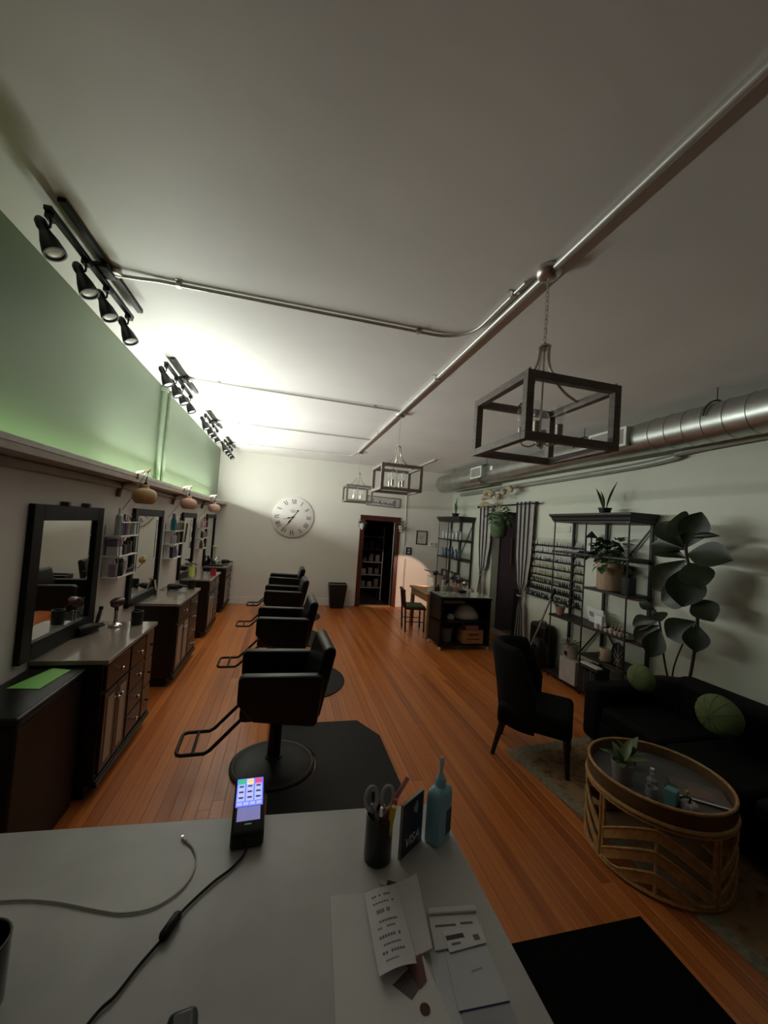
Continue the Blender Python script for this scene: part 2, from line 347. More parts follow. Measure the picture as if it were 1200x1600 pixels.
# ------------------------------------------------------------------ pendants
def pendant():
    t = thing('cage_pendant_light', 'x', 'pendant light')
    MB().lathe([(.0, -.052), (.035, -.052), (.048, -.046), (.062, -.028), (.066, -.010), (.066, 0)], 24).build('canopy', BRONZE, t)
    ch = MB(); z = -.052; k = 0
    while z > -.395:
        pts = []
        for i in range(10):
            a = 2 * PI * i / 10; q = (.008 * math.cos(a), 0, z - .014 + .015 * math.sin(a)); pts.append(q if k % 2 else (0, q[0], q[2]))
        ch.tube(pts, .0017, 5, closed=True); z -= .024; k += 1
    ch.tube([(.004, .004, -.05), (.006, -.004, -.2), (.003, .003, -.40)], .0013, 5)
    ch.build('chain', BRONZE, t)
    MB().lathe([(0, -.40), (.012, -.40), (.012, -.412), (.034, -.414), (.036, -.424), (.030, -.43), (0, -.43)], 20).build('top_cap', BRONZE, t)
    zt, zb, h = -.685, -.960, .233
    for sx, sy in ((1, 0), (-1, 0), (0, 1), (0, -1)):
        p = [(sx * .028, sy * .028, -.425), (sx * .034, sy * .034, -.50), (sx * .07, sy * .07, -.575), (sx * .14, sy * .14, -.640), (sx * .225, sy * .225, -.678)]
        MB().tube(smooth_path(p, 5), .007, 8).build('curved_arm', BRONZE, t)
    b = .036
    for z in (zt, zb):
        for s in (-1, 1):
            MB().box(-h - b / 2, h + b / 2, s * h - b / 2, s * h + b / 2, z - b / 2, z + b / 2).build('frame_rail', CAGEWOOD, t, bevel=.002)
            MB().box(s * h - b / 2, s * h + b / 2, -h + b / 2, h - b / 2, z - b / 2, z + b / 2).build('frame_rail', CAGEWOOD, t, bevel=.002)
    for s in (-1, 1):
        for q in (-1, 1):
            po = MB().box(s * h - b / 2, s * h + b / 2, q * h - b / 2, q * h + b / 2, zb + b / 2, zt - b / 2).build('frame_post', CAGEWOOD, t, bevel=.002)
            MB().lathe([(0, zt + .034), (.006, zt + .03), (.007, zt + .02), (.005, zt + .013), (.009, zt + .012)], 10, (s * h, q * h, 0)).build('finial', BRONZE, po)
    MB().tube([(0, 0, -.425), (0, 0, -.93)], .006, 8).lathe([(0, -.945), (.016, -.935), (.020, -.92), (.014, -.905), (.006, -.90)], 14).build('stem', BRONZE, t)
    for i in range(4):
        a = PI / 4 + i * PI / 2; cx, cy = .092 * math.cos(a), .092 * math.sin(a)
        s = MB().tube(smooth_path([(.01 * math.cos(a), .01 * math.sin(a), -.92), (cx * .55, cy * .55, -.938), (cx * .95, cy * .95, -.925), (cx, cy, -.90)], 4), .0045, 8).lathe([(0, -.905), (.017, -.903), (.018, -.835), (.014, -.832)], 14, (cx, cy, 0)).build('socket', BRONZE, t)
        MB().lathe([(.012, -.832), (.016, -.815), (.027, -.785), (.030, -.765), (.026, -.745), (.014, -.732), (.001, -.729)], 14, (cx, cy, 0)).build('bulb', BULB, s)
    return t
P0 = pendant(); P0.location = (1.232, 1.747, ZC); P0['group'] = 'cage pendants down the ceiling'
for (y, lab) in ((4.57, 'square wooden cage pendant, middle of the three'), (7.30, 'square wooden cage pendant, farthest, by the back wall')):
    c = copy_tree(P0); c.location = (1.262 if y < 5 else 1.27, y, ZC); c['label'] = lab
P0['label'] = 'large square wooden cage pendant nearest the counter'

# ------------------------------------------------------------------ track lights
TB = mat('black_track_metal', (.010, .010, .010), .38, .2)
def track():
    t = thing('track_light', 'x', 'track light')
    MB().box(-.018, .018, -.50, .50, -.022, 0).build('ceiling_raceway', TB, t, bevel=.003)
    MB().box(-.055, .022, -.07, .07, -.05, -.022).build('canopy', TB, t, bevel=.008)
    MB().box(-.068, -.034, -.50, .50, -.072, -.050).build('bar', TB, t, bevel=.003)
    MB().lathe([(.03, -.036), (.03, -.01), (.018, 0), (0, 0)], 14, (.03, .02, 0)).build('conduit_box', CONDUIT, t)
    lens = mat('frosted_lens', (.85, .84, .82), .35)
    for i, y in enumerate((-.46, -.13, .13, .46)):
        hd = MB()
        A = Vector((-.092, y + .01, -.118)); d = Vector((.52, -.06, -1.0)).normalized()
        R = d.to_track_quat('Z', 'Y').to_matrix()
        hd.lathe([(0, -.036), (.016, -.034), (.024, -.020), (.025, .006), (.021, .026), (.027, .048), (.039, .088), (.047, .132), (.0475, .150), (.039, .150), (.037, .138)], 20, A, R)
        h = hd.build('lamp_head', TB, t)
        MB().lathe([(0, .146), (.020, .1455), (.0385, .141)], 20, A, R).build('lens', lens, h)
        MB().box(-.070, -.032, y - .022, y + .022, -.095, -.070).tube([(-.052, y, -.09), (-.054, y, -.128), (-.092, y + .01, -.133)], .006, 8).build('swivel_arm', TB, h)
    return t
T0 = track(); TL = ['black four-head track light nearest the counter', 'black four-head track light, second along the ceiling', 'black four-head track light, third along the ceiling', 'black four-head track light, farthest, at the back wall']
for i, y in enumerate((2.57, 4.38, 6.15, 7.86)):
    t = T0 if i == 0 else copy_tree(T0)
    t.location = (-1.115, y, ZC); t['label'] = TL[i]; t['group'] = 'track lights along the left side'

# ------------------------------------------------------------------ duct on the right
DXC, DZC = 3.56, 2.965
d = thing('air_duct', 'round galvanised air duct along the top of the right wall', 'duct')
yE = 8.62
MB().lathe([(0, -.06), (.10, -.055), (.17, -.03), (.205, 0), (.205, 2.0), (.20, 2.02)], 32, (DXC, yE, DZC), Matrix.Rotation(PI / 2, 3, 'X')).build('wide_section', STEEL, d)
MB().lathe([(.165, 0), (.168, .02), (.168, 6.62 + 2.3)], 32, (DXC, 6.6, DZC), Matrix.Rotation(PI / 2, 3, 'X')).build('narrow_section', STEEL, d)
y = 3.1
while y > -.4:
    MB().lathe([(.168, -.006), (.1735, -.004), (.1735, .004), (.168, .006)], 32, (DXC, y, DZC), Matrix.Rotation(PI / 2, 3, 'X')).build('seam_ring', STEEL, d); y -= .17
VW = mat('white_register', (.70, .70, .64), .45); VD = mat('register_mesh', (.28, .28, .24), .6, bump=.4, bscale=260)
for (y0, y1, xo) in ((6.36, 6.78, .225), (3.30, 3.82, .20)):
    v = MB().box(DXC - xo, DXC, y0, y1, DZC - .09, DZC + .115).build('register_box', STEEL, d, bevel=.004)
    x = DXC - xo
    MB().box(x - .012, x + .004, y0, y1, DZC - .09, DZC - .065).box(x - .012, x + .004, y0, y1, DZC + .09, DZC + .115).box(x - .012, x + .004, y0, y0 + .03, DZC - .065, DZC + .09).box(x - .012, x + .004, y1 - .03, y1, DZC - .065, DZC + .09).build('register_frame', VW, v)
    MB().box(x - .004, x + .002, y0 + .03, y1 - .03, DZC - .065, DZC + .09).build('register_grille', VD, v)
MB().obox((DXC - .17, 6.12, DZC + .045), (.006, .09, .07)).build('sticker', WHITE, d)
for y in (8.0, 6.55, 4.1, 2.55, .6):
    MB().tube(arc((DXC, y, DZC), .185, PI * .1, PI * .95, 10, 'xz'), .008, 6).tube([(DXC - .03, y, DZC + .18), (DXC - .03, y, ZC)], .005, 6).build('hanger_strap', mat('dark_strap', (.05, .05, .045), .5), d)
o = MB().tube(smooth_path([(XR - .07, 8.3, 2.72), (XR - .07, 4.2, 2.75), (XR - .07, 3.2, 2.79), (XR - .10, 2.9, 2.84), (XR - .10, 0, 2.87), (XR - .10, YF, 2.87)], 4), .036, 12).build('wall_pipe', mat('grey_painted_pipe', (.36, .37, .32), .4, .3)); tag(o, 'grey pipe running under the round duct on the right wall', 'pipe')

# ------------------------------------------------------------------ styling stations on the left wall
KNOB = MB().lathe([(0, 0), (.007, 0), (.006, .010), (.013, .016), (.015, .024), (.011, .031), (0, .033)], 12, (0, 0, 0), Matrix.Rotation(PI / 2, 3, 'Y')).mesh('knob', CHROME)
DKNOB = MB().lathe([(0, 0), (.008, 0), (.007, .008), (.012, .014), (.009, .022), (0, .023)], 10, (0, 0, 0), Matrix.Rotation(PI / 2, 3, 'Y')).mesh('dark_knob', BLACK)
def cabinet(y0, y1, label, brown=False, far=False):
    t = thing('styling_cabinet', label, 'cabinet', (XL + .004, y0, 0), 0, 'dark styling cabinets along the left wall')
    w = y1 - y0; D = .40; zt = .85
    MB().box(0, D, .01, w - .01, .085, zt).build('body', ESPRESSO, t, bevel=.003)
    MB().box(0, D - .05, .02, w - .02, 0, .085).build('plinth', BLACK, t)
    pl = MB().box(D - .01, D + .028, .0, w, .075, .10).box(D - .01, D + .02, .0, w, .10, .118).build('base_moulding', ESPRESSO, t, bevel=.004)
    MB().box(0, D + .035, -.008, w + .008, zt, zt + .03).build('countertop', TAUPE, t, bevel=.004)
    f = D; g = .018
    xs = w - (.21 if brown else .02)
    a0, a1 = .035, .035 + (xs - .07) * .56
    b0, b1 = a1 + .03, xs - .01
    def front(nm, ya, yb, za, zb, m, knobs, par=t, km=KNOB):
        o = MB().box(f, f + g, ya, yb, za, zb).build(nm, m, par, bevel=.003)
        for (ky, kz) in knobs: obj('knob', km, o, (f + g, ky, kz))
        return o
    front('drawer', a0, a1, .665, .825, ESPRESSO2, [((a0 + a1) / 2, .745)])
    mid = (a0 + a1) / 2
    for (ya, yb, ky) in ((a0, mid - .004, mid - .03), (mid + .004, a1, mid + .03)):
        dr = front('door', ya, yb, .14, .645, ESPRESSO2, [(ky, .56)])
        MB().box(f + g - .001, f + g + .003, ya + .045, yb - .045, .185, .60).build('inset_panel', CREAM, dr)
    zz = [.14, .305, .475, .645, .825]
    for i in range(4): front('drawer', b0, b1, zz[i] + .006, zz[i + 1] - .006, ESPRESSO2, [((b0 + b1) / 2, (zz[i] + zz[i + 1]) / 2)])
    if brown:
        BR = mat('brown_side_drawer', (.16, .085, .045), .4, var=.2, stretch=(3, 2, 10))
        for za, zb in ((.14, .36), (.375, .59), (.605, .825)): front('narrow_drawer', xs + .02, w - .015, za, zb, BR, [((xs + w) / 2, (za + zb) / 2)], km=DKNOB)
    return t
cabinet(2.87, 3.84, 'dark styling cabinet nearest the counter, beside the black storage box', brown=True)
cabinet(4.60, 5.62, 'dark styling cabinet with bare taupe top, second from the counter')
cabinet(6.36, 7.25, 'dark styling cabinet with a red cup on top, third from the counter')
cabinet(8.02, 8.87, 'dark styling cabinet in the far left corner')
# black storage box beside the first cabinet with a green sheet
t = thing('storage_box', 'tall black lidded storage box in front of the nearest cabinet', 'storage box', (-1.455, 2.20, 0))
MB().box(0, .31, 0, .64, 0, .80).build('body', BLACK, t, bevel=.02)
MB().box(-.0, .325, -.012, .652, .80, .842).build('lid', mat('black_lid', (.005, .005, .005), .3, spec=.3), t, bevel=.018, seg=3)
o = MB().prism([(-1.385, 2.545), (-1.225, 2.525), (-1.205, 2.80), (-1.315, 2.84)], .8425, .8455).build('green_sheet', mat('green_plastic_sheet', (.20, .52, .09), .4, var=.05)); tag(o, 'bright green sheet lying on the black storage box', 'sheet')

MIRROR = mat('mirror_glass', (.80, .82, .80), .015, 1.0, var=.01)
def wall_mirror(y0, y1, z0, z1, label, fw=.075, clips=False):
    t = thing('wall_mirror', label, 'mirror', (XL, y0, z0), 0, 'black framed mirrors over the cabinets'); w, h = y1 - y0, z1 - z0
    MB().box(.002, .035, 0, fw, 0, h).box(.002, .035, w - fw, w, 0, h).box(.002, .035, fw, w - fw, 0, fw).box(.002, .035, fw, w - fw, h - fw, h).build('frame', mat('mirror_frame', (.005, .0045, .004), .45, spec=.2), t, bevel=.003)
    MB().box(.004, .016, fw, w - fw, fw, h - fw).build('mirror_pane', MIRROR, t, smooth=0)
    if clips:
        for y in (.34, .62): MB().obox((.025, y, h + .012), (.05, .035, .03)).build('hanging_clip', mat('brown_clip', (.10, .06, .04), .5), t, bevel=.006)
wall_mirror(2.715, 3.615, .90, 1.845, 'black framed mirror nearest the counter, over the first cabinet', .10, True)
wall_mirror(4.30, 5.22, .885, 1.865, 'black framed mirror over the second cabinet')
wall_mirror(6.15, 7.00, .885, 1.86, 'black framed mirror over the third cabinet')
wall_mirror(7.92, 8.83, .885, 1.865, 'black framed mirror in the far left corner')

# gourd lamps on wooden brackets
GB = mat('bracket_wood', (.26, .155, .11), .5, var=.15)
for (yw, yl, m, lab) in ((3.90, 3.66, mat('tan_gourd', (.50, .30, .14), .5, var=.12), 'tan gourd-shaped lamp hanging from the first ledge bracket'),
                        (5.60, 5.18, mat('pink_gourd', (.56, .32, .24), .5, var=.06), 'pinkish gourd-shaped lamp hanging from the second ledge bracket'),
                        (7.42, 6.93, mat('pale_pink_gourd', (.62, .38, .31), .5, var=.05), 'pale pink gourd-shaped lamp hanging from the farthest ledge bracket')):
    t = thing('gourd_lamp', lab, 'lamp', (-1.165, yl, 1.905), 0, 'gourd lamps under the ledge'); dy = yw - yl
    br = MB().tube(smooth_path([(-.285, dy, .05), (-.275, dy, .11), (-.235, dy * .85, .16), (-.16, dy * .55, .178), (-.115, dy * .35, .172)], 5), [.019] * 20 + [.017], 10).build('bracket', GB, t)
    MB().tube([(-.085, dy * .22, .205), (-.085, dy * .22, .262), (-.02, 0, .272), (.012, 0, .275), (.03, 0, .295)], [.010, .013, .012, .009, .004], 8).build('hook_arm', GB, t)
    MB().tube([(.012, 0, .27), (.002, 0, .20), (0, 0, .165)], .004, 6).lathe([(.010, .150), (.014, .154), (.012, .18), (.004, .185)], 12).build('cord', BLACK, t)
    MB().tube([(.0, -.01, .27), (-.15, .12, .02), (-.27, .22, -.12)], .0035, 6).build('power_cable', mat('pale_cable', (.5, .45, .38), .5), t)
    pr = [(.062, 0), (.081, .020), (.091, .050), (.091, .075), (.082, .105), (.060, .122), (.034, .129), (.028, .135), (.027, .155), (.022, .162), (0, .164)]
    MB().lathe(pr, 32).build('shade', m, t)
# ------------------------------------------------------------------ salon chairs (face the left wall)
def salon_chair():
    t = thing('salon_chair', 'x', 'salon chair')
    MB().lathe([(0, .0), (.305, .0), (.312, .008), (.310, .020), (.296, .028), (.285, .026), (.278, .030), (.20, .040), (.10, .052), (.062, .062), (.058, .075), (0, .075)], 48).build('base', RUBBER, t)
    MB().lathe([(.055, .06), (.048, .08), (.046, .30), (.036, .302), (.036, .40), (.0, .40)], 24).build('column', BLACK, t)
    MB().box(-.16, .16, -.14, .14, .395, .43).build('seat_plate', BLACK, t, bevel=.006)
    MB().box(-.265, .215, -.225, .225, .43, .535).build('seat', LEATHER, t, bevel=.035, seg=4)
    # reclined back, one padded slab
    b = MB(); prof = [(.175, .50), (.285, .93), (.325, .955), (.372, .935), (.375, .90), (.285, .45)]
    b.prism(prof, -.255, .255, Matrix(((1, 0, 0, 0), (0, 0, 1, 0), (0, 1, 0, 0), (0, 0, 0, 1))))
    b.build('backrest', LEATHER, t, bevel=.018, seg=3)
    pa = [(-.285, .762), (-.255, .785), (.270, .770), (.288, .745), (.262, .435), (.235, .415), (-.17, .475), (-.20, .50), (-.285, .60)]
    for s in (-1, 1):
        y0, y1 = (.232, .312) if s > 0 else (-.312, -.232)
        MB().prism(pa, y0, y1, Matrix(((1, 0, 0, 0), (0, 0, 1, 0), (0, 1, 0, 0), (0, 0, 0, 1)))).build('armrest', LEATHER, t, bevel=.016, seg=3)
    k = .15
    p = [(-.20, k, .44), (-.26, k, .42), (-.44, k, .235), (-.475, k, .215), (-.62, k, .215), (-.645, k - .012, .215), (-.655, k - .04, .215), (-.655, -k + .04, .215), (-.645, -k + .012, .215), (-.62, -k, .215), (-.475, -k, .215), (-.44, -k, .235), (-.26, -k, .42), (-.20, -k, .44)]
    fr = MB().tube(p, .0125, 10).build('footrest', BLACK, t)
    MB().tube([(-.55, -k, .215), (-.55, k, .215)], .011, 8).build('crossbar', BLACK, fr)
    MB().tube([(.03, .04, .38), (.10, .17, .36), (.16, .24, .33), (.19, .27, .28)], .006, 8).build('pump_lever', CHROME, t)
    return t
C0 = salon_chair(); CL = ['black vinyl salon chair nearest the counter, on the chamfered mat', 'black vinyl salon chair, second from the counter', 'black vinyl salon chair, third from the counter', 'black vinyl salon chair, farthest, by the back wall']
for i, (x, y, rz, dz) in enumerate(((.045, 3.10, .05, 0), (.05, 4.73, .03, 0), (.045, 6.40, .02, 0), (.06, 7.86, .0, 0))):
    t = C0 if i == 0 else copy_tree(C0)
    t.location = (x, y, dz + .001); t.rotation_euler = (0, 0, rz); t['label'] = CL[i]; t['group'] = 'row of black salon chairs'
def notch(cx, cy, r, x0, ya, yb, n=14):
    """the scalloped left edge of a mat, going round the chair base from yb down to ya"""
    a = math.acos(min(1, (x0 - cx) / r)) if abs(x0 - cx) < r else 0
    return [(cx + r * math.cos(a - 2 * a * i / n), cy + r * math.sin(a - 2 * a * i / n)) for i in range(n + 1)]
def mat_rect(cy, x1, h, lab):
    cx = .045; x0 = .02; c = .13
    nt_ = notch(cx, cy, .325, x0, 0, 0)
    p = [(x0, cy + h)] + nt_ + [(x0, cy - h), (x1 - c, cy - h), (x1, cy - h + c * 1.6), (x1, cy + h - c * 2.2), (x1 - c * 1.2, cy + h)]
    o = MB().prism(list(reversed(p)), 0, .012).build('floor_mat', mat('black_mat_vinyl', (.0055, .0055, .0055), .5, spec=.25, bump=.2, bscale=120), bevel=.003); tag(o, lab, 'floor mat', 'anti-fatigue mats under the salon chairs')
def mat_round(cy, r, lab):
    cx = .05; x0 = .06
    p = [(x0, cy + r)] + notch(cx, cy, .325, x0, 0, 0) + [(x0, cy - r)] + [(.22 + r * math.cos(a), cy + r * math.sin(a)) for a in [(-PI / 2 + PI * i / 24) for i in range(25)]]
    o = MB().prism(list(reversed(p)), 0, .012).build('floor_mat', mat('black_mat_vinyl', (.0055, .0055, .0055), .5, spec=.25), bevel=.003); tag(o, lab, 'floor mat', 'anti-fatigue mats under the salon chairs')
mat_rect(3.10, .95, .585, 'black floor mat with cut corners under the nearest salon chair')
mat_round(4.72, .60, 'black half-round floor mat under the second salon chair')
mat_rect(6.38, .73, .45, 'black floor mat with cut corners under the third salon chair')
mat_round(7.86, .58, 'black half-round floor mat under the farthest salon chair')

# waste bin by the door
t = thing('waste_bin', 'black square waste bin with pale rim liner beside the dark doorway', 'waste bin', (1.22, 8.70, 0))
M4 = [(-1, -1), (1, -1), (1, 1), (-1, 1)]
b = MB(); b.add([(x * .145, y * .11, 0) for x, y in M4] + [(x * .20, y * .145, .53) for x, y in M4] + [(x * .19, y * .135, .53) for x, y in M4] + [(x * .14, y * .105, .02) for x, y in M4],
   [(3, 2, 1, 0)] + [(i, (i + 1) % 4, 4 + (i + 1) % 4, 4 + i) for i in range(4)] + [(4 + i, 4 + (i + 1) % 4, 8 + (i + 1) % 4, 8 + i) for i in range(4)] + [(8 + i, 8 + (i + 1) % 4, 12 + (i + 1) % 4, 12 + i) for i in range(4)] + [(12, 13, 14, 15)])
b.build('bin_body', mat('black_bin_plastic', (.006, .006, .006), .45), t)
MB().tube([(-.20, -.145, .53), (.20, -.145, .53), (.20, .145, .53), (-.20, .145, .53)], .006, 6, closed=True).build('liner_rim', mat('liner_plastic', (.42, .42, .40), .4), t)

# ------------------------------------------------------------------ clock
t = thing('wall_clock', 'large round white wall clock with roman numerals', 'clock', (.138, YB - .001, 1.933))
RX = Matrix.Rotation(PI / 2, 3, 'X')      # local z -> -y
MB().lathe([(0, 0), (.440, 0), (.455, .012), (.455, .030), (.445, .038), (0, .038)], 64, (0, 0, 0), RX).build('face', mat('clock_face', (.84, .79, .74), .5, var=.02), t)
CI = mat('clock_ink', (.012, .010, .010), .5)
def stroke(mb, x0, y0, x1, y1, w):
    d_ = Vector((x1 - x0, y1 - y0)); n_ = Vector((-d_.y, d_.x)).normalized() * w / 2
    q = [(x0 + n_.x, y0 + n_.y), (x0 - n_.x, y0 - n_.y), (x1 - n_.x, y1 - n_.y), (x1 + n_.x, y1 + n_.y)]; return q
NUM = ['XII', 'I', 'II', 'III', 'IIII', 'V', 'VI', 'VII', 'VIII', 'IX', 'X', 'XI']; WID = {'I': .026, 'V': .056, 'X': .058}
for k, s in enumerate(NUM):
    b = MB(); tot = sum(WID[c] for c in s); x = -tot / 2; A = -k * PI / 6; H = .10; Rm = .345
    for c in s:
        w = WID[c]; qs = []
        if c == 'I': qs = [(x + w / 2, -H / 2, x + w / 2, H / 2, .0115)]
        if c == 'V': qs = [(x + .007, H / 2, x + w / 2, -H / 2, .0115), (x + w - .007, H / 2, x + w / 2, -H / 2, .004)]
        if c == 'X': qs = [(x + .007, H / 2, x + w - .007, -H / 2, .0115), (x + w - .007, H / 2, x + .007, -H / 2, .004)]
        for q in qs:
            P = stroke(b, *q); ca, sa = math.cos(A), math.sin(A)
            P = [((X) * ca - (Y + Rm) * sa, (X) * sa + (Y + Rm) * ca) for X, Y in P]
            b.add([(px, -.0385, pz) for px, pz in P] + [(px, -.0405, pz) for px, pz in P], [(0, 1, 2, 3), (7, 6, 5, 4), (0, 4, 5, 1), (1, 5, 6, 2), (2, 6, 7, 3), (3, 7, 4, 0)])
        x += w
    b.build('numeral', CI, t, smooth=0)
def hand(nm, hour, length, tail, w, y):
    a = PI / 2 - hour * PI / 6; d_ = Vector((math.cos(a), math.sin(a))); n_ = Vector((-d_.y, d_.x))
    pts = [(-tail, .004), (length * .12, w * .45), (length * .42, w), (length * .60, w * .35), (length, .002), (length, -.002), (length * .60, -w * .35), (length * .42, -w), (length * .12, -w * .45), (-tail, -.004)]
    M_ = Matrix(((d_.x, n_.x, 0, 0), (0, 0, -1, 0), (d_.y, n_.y, 0, 0), (0, 0, 0, 1)))
    b = MB().prism(pts, y, y + .004, M_)
    if tail > .05: b.lathe([(0, 0), (.018, 0), (.018, .004), (0, .004)], 14, (-d_.x * tail, -y, -d_.y * tail), RX)
    b.build(nm, CI, t)
hand('minute_hand', 7.12, .30, .175, .017, .050); hand('hour_hand', 8.5, .215, .02, .015, .044)
MB().lathe([(0, .038), (.022, .040), (.020, .060), (0, .062)], 16, (0, 0, 0), RX).build('hub', CI, t)
b = MB()
for (x0, x1, z) in ((-.02, .02, .163), (-.085, .085, .138), (-.05, .05, .116), (-.035, .03, .100)): b.box(x0, x1, -.0395, -.0385, z, z + .012)
b.build('small_print', mat('faint_print', (.40, .39, .37), .6), t)

# ------------------------------------------------------------------ things on the back wall
t = thing('wall_sign', 'pale framed script sign hanging above the doorway', 'sign', (2.185, YB - .002, 2.445), 0); t.rotation_euler = (0, math.radians(1.2), 0)
sf = mat('sign_frame', (.17, .14, .12), .5)
MB().box(-.41, .41, -.02, 0, -.115, -.097).box(-.41, .41, -.02, 0, .097, .115).box(-.41, -.392, -.02, 0, -.097, .097).box(.392, .41, -.02, 0, -.097, .097).build('frame', sf, t)
MB().box(-.392, .392, -.010, 0, -.097, .097).build('panel', mat('sign_panel', (.52, .50, .46), .6), t)
b = MB(); script = [(-.29, .0), (-.27, .035), (-.24, .0), (-.265, -.03), (-.22, -.045), (-.16, -.03), (-.11, -.045), (-.09, .015), (-.07, -.055), (-.03, -.045), (.02, -.015), (.035, -.055), (.07, -.02), (.09, -.055), (.13, -.05), (.16, -.02), (.18, -.055), (.22, -.045), (.25, .045), (.285, .02), (.25, -.06), (.30, -.065)]
b.tube(smooth_path([(x, -.013, z) for x, z in script], 4), .0065, 6); b.build('script_lettering', CI, t)
t = thing('framed_print', 'small black framed pale print on the back wall beside the corner', 'picture', (3.185, YB - .002, 1.665))
MB().box(-.135, .135, -.022, 0, -.165, -.145).box(-.135, .135, -.022, 0, .145, .165).box(-.135, -.115, -.022, 0, -.145, .145).box(.115, .135, -.022, 0, -.145, .145).build('frame', BLACK, t, bevel=.003)
MB().box(-.115, .115, -.010, 0, -.145, .145).build('print', mat('pale_print', (.55, .50, .43), .6), t)
MB().lathe([(0, 0), (.05, 0), (.05, .001), (0, .001)], 5, (0, -.011, 0), RX).build('print_motif', mat('faint_beige', (.42, .36, .30), .6), t)
t = thing('wall_notice', 'small dark notice plate beside the doorway', 'notice', (2.885, YB - .002, 1.325))
MB().box(-.07, .07, -.012, 0, -.09, .09).build('plate', mat('dark_plum_plate', (.03, .02, .035), .4), t, bevel=.003)
for z in (.035, -.035): MB().box(-.03, .03, -.0135, -.012, z - .024, z + .024).build('pale_square', mat('lilac_grey', (.42, .40, .48), .5), t)
t = thing('thermostat', 'small white thermostat on the back wall near the corner', 'thermostat', (3.475, YB - .002, 1.515))
MB().box(-.08, .08, -.028, 0, -.045, .045).build('case', PLASTIC_W, t, bevel=.006); MB().box(-.055, .0, -.0295, -.028, .0, .028).build('display', mat('grey_display', (.12, .13, .12), .3), t)
t = thing('light_switch', 'pale light switch plate just right of the door frame', 'switch', (2.735, YB - .002, 1.27)); MB().box(-.035, .035, -.008, 0, -.06, .06).build('plate', PLASTIC_W, t, bevel=.003); MB().box(-.006, .006, -.02, -.008, -.012, .014).build('toggle', PLASTIC_W, t)
def leaf_mesh(name, L, W, curl, m, n=7, fold=.12, tipp=1.0, base=.25):
    b = MB(); vs = []
    for i in range(n + 1):
        s = i / n; w = W * .5 * (math.sin(PI * min(1, (s ** tipp) * (1 - base * .0) + .02)) ** .75) if 0 < i < n else W * .03
        a = curl * s; x = L * (math.sin(a) / curl if abs(curl) > 1e-3 else s); z = -L * ((1 - math.cos(a)) / curl if abs(curl) > 1e-3 else 0)
        vs += [(x, -w, z + w * fold * 2), (x, -w * .5, z + w * fold * .6), (x, 0, z), (x, w * .5, z + w * fold * .6), (x, w, z + w * fold * 2)]
    fs = []
    for i in range(n):
        for j in range(4): fs.append((i * 5 + j, i * 5 + j + 1, i * 5 + j + 6, i * 5 + j + 5))
    k = len(vs); vs += [(x, y, z - .0012) for x, y, z in vs]; fs += [tuple(k + q for q in reversed(f)) for f in fs]
    b.add(vs, fs); return b.mesh(name, m, 80)
SMALL_LEAF = leaf_mesh('small_leaf', .055, .035, .9, LEAF, 4)
def bushy(t, c, r, n, me=SMALL_LEAF, zs=1.0, droop=0, sc=(.7, 1.3), name='leaf', seed=1):
    rnd = random.Random(seed)
    for i in range(n):
        a = rnd.uniform(0, 2 * PI); e = rnd.uniform(-.25, 1.2); q = rnd.uniform(.35, 1.0)
        p = Vector((math.cos(a) * math.cos(e) * r * q, math.sin(a) * math.cos(e) * r * q, math.sin(e) * r * zs * q - droop * rnd.random()))
        s = rnd.uniform(*sc)
        obj(name, me, t, Vector(c) + p, (rnd.uniform(-.6, .6), -e * .7 + rnd.uniform(-.4, .6), a + rnd.uniform(-.5, .5)), (s, s, s))
# two hanging wall planters at the door corners
for (x, lab, sd) in ((1.695, 'white wall planter with pale trailing leaves at the door frame left corner', 3), (2.625, 'white wall planter with dark bushy fern at the door frame right corner', 5)):
    t = thing('wall_planter', lab, 'planter', (x, YB - .09, 1.76), 0, 'planters on the door frame')
    MB().lathe([(.012, 0), (.035, .03), (.05, .09), (.052, .15), (.045, .15), (.03, .06), (0, .05)], 16).build('pot', PLASTIC_W, t)
    lm = SMALL_LEAF if sd == 5 else leaf_mesh('pale_leaf', .06, .032, .9, mat('pale_sage_leaf', (.26, .28, .20), .5, var=.25), 4)
    bushy(t, (0, 0, .17), .11, 46, lm, 1.1, .10, seed=sd)
# shelf rack in the dark back room
t = thing('storage_rack', 'pale storage rack standing in the dark room beyond the door', 'shelf rack', (2.18, YB + .95, -.003))
RK = mat('grey_rack', (.075, .08, .08), .5)
for x in (-.27, .27):
    for y in (-.17, .17): MB().box(x - .015, x + .015, y - .015, y + .015, 0, 1.85).build('post', RK, t)
for z in (.3, .62, .94, 1.26, 1.58): MB().box(-.27, .27, -.18, .18, z, z + .022).build('shelf', RK, t)
rnd = random.Random(4)
for i in range(12):
    z = (.322, .642, .962, 1.282)[i % 4]; x = -.17 + (i // 4) * .17; h = rnd.uniform(.12, .22)
    o = MB().box(-.055, .055, -.06, .06, 0, h).build('storage_carton', mat('carton_%d' % (i % 3), ((.006, .006, .006), (.045, .042, .04), (.018, .01, .008))[i % 3], .6), bevel=.004, loc=(2.18 + x, YB + .95, z - .003)); tag(o, '%s carton %s the rack in the back room, %s' % (('black', 'grey', 'brown')[i % 3], ('on the bottom shelf of', 'on the second shelf of', 'on the third shelf of', 'on the top filled shelf of')[i % 4], ('left side', 'middle', 'right side')[i // 4]), 'carton', 'cartons on the back room rack')

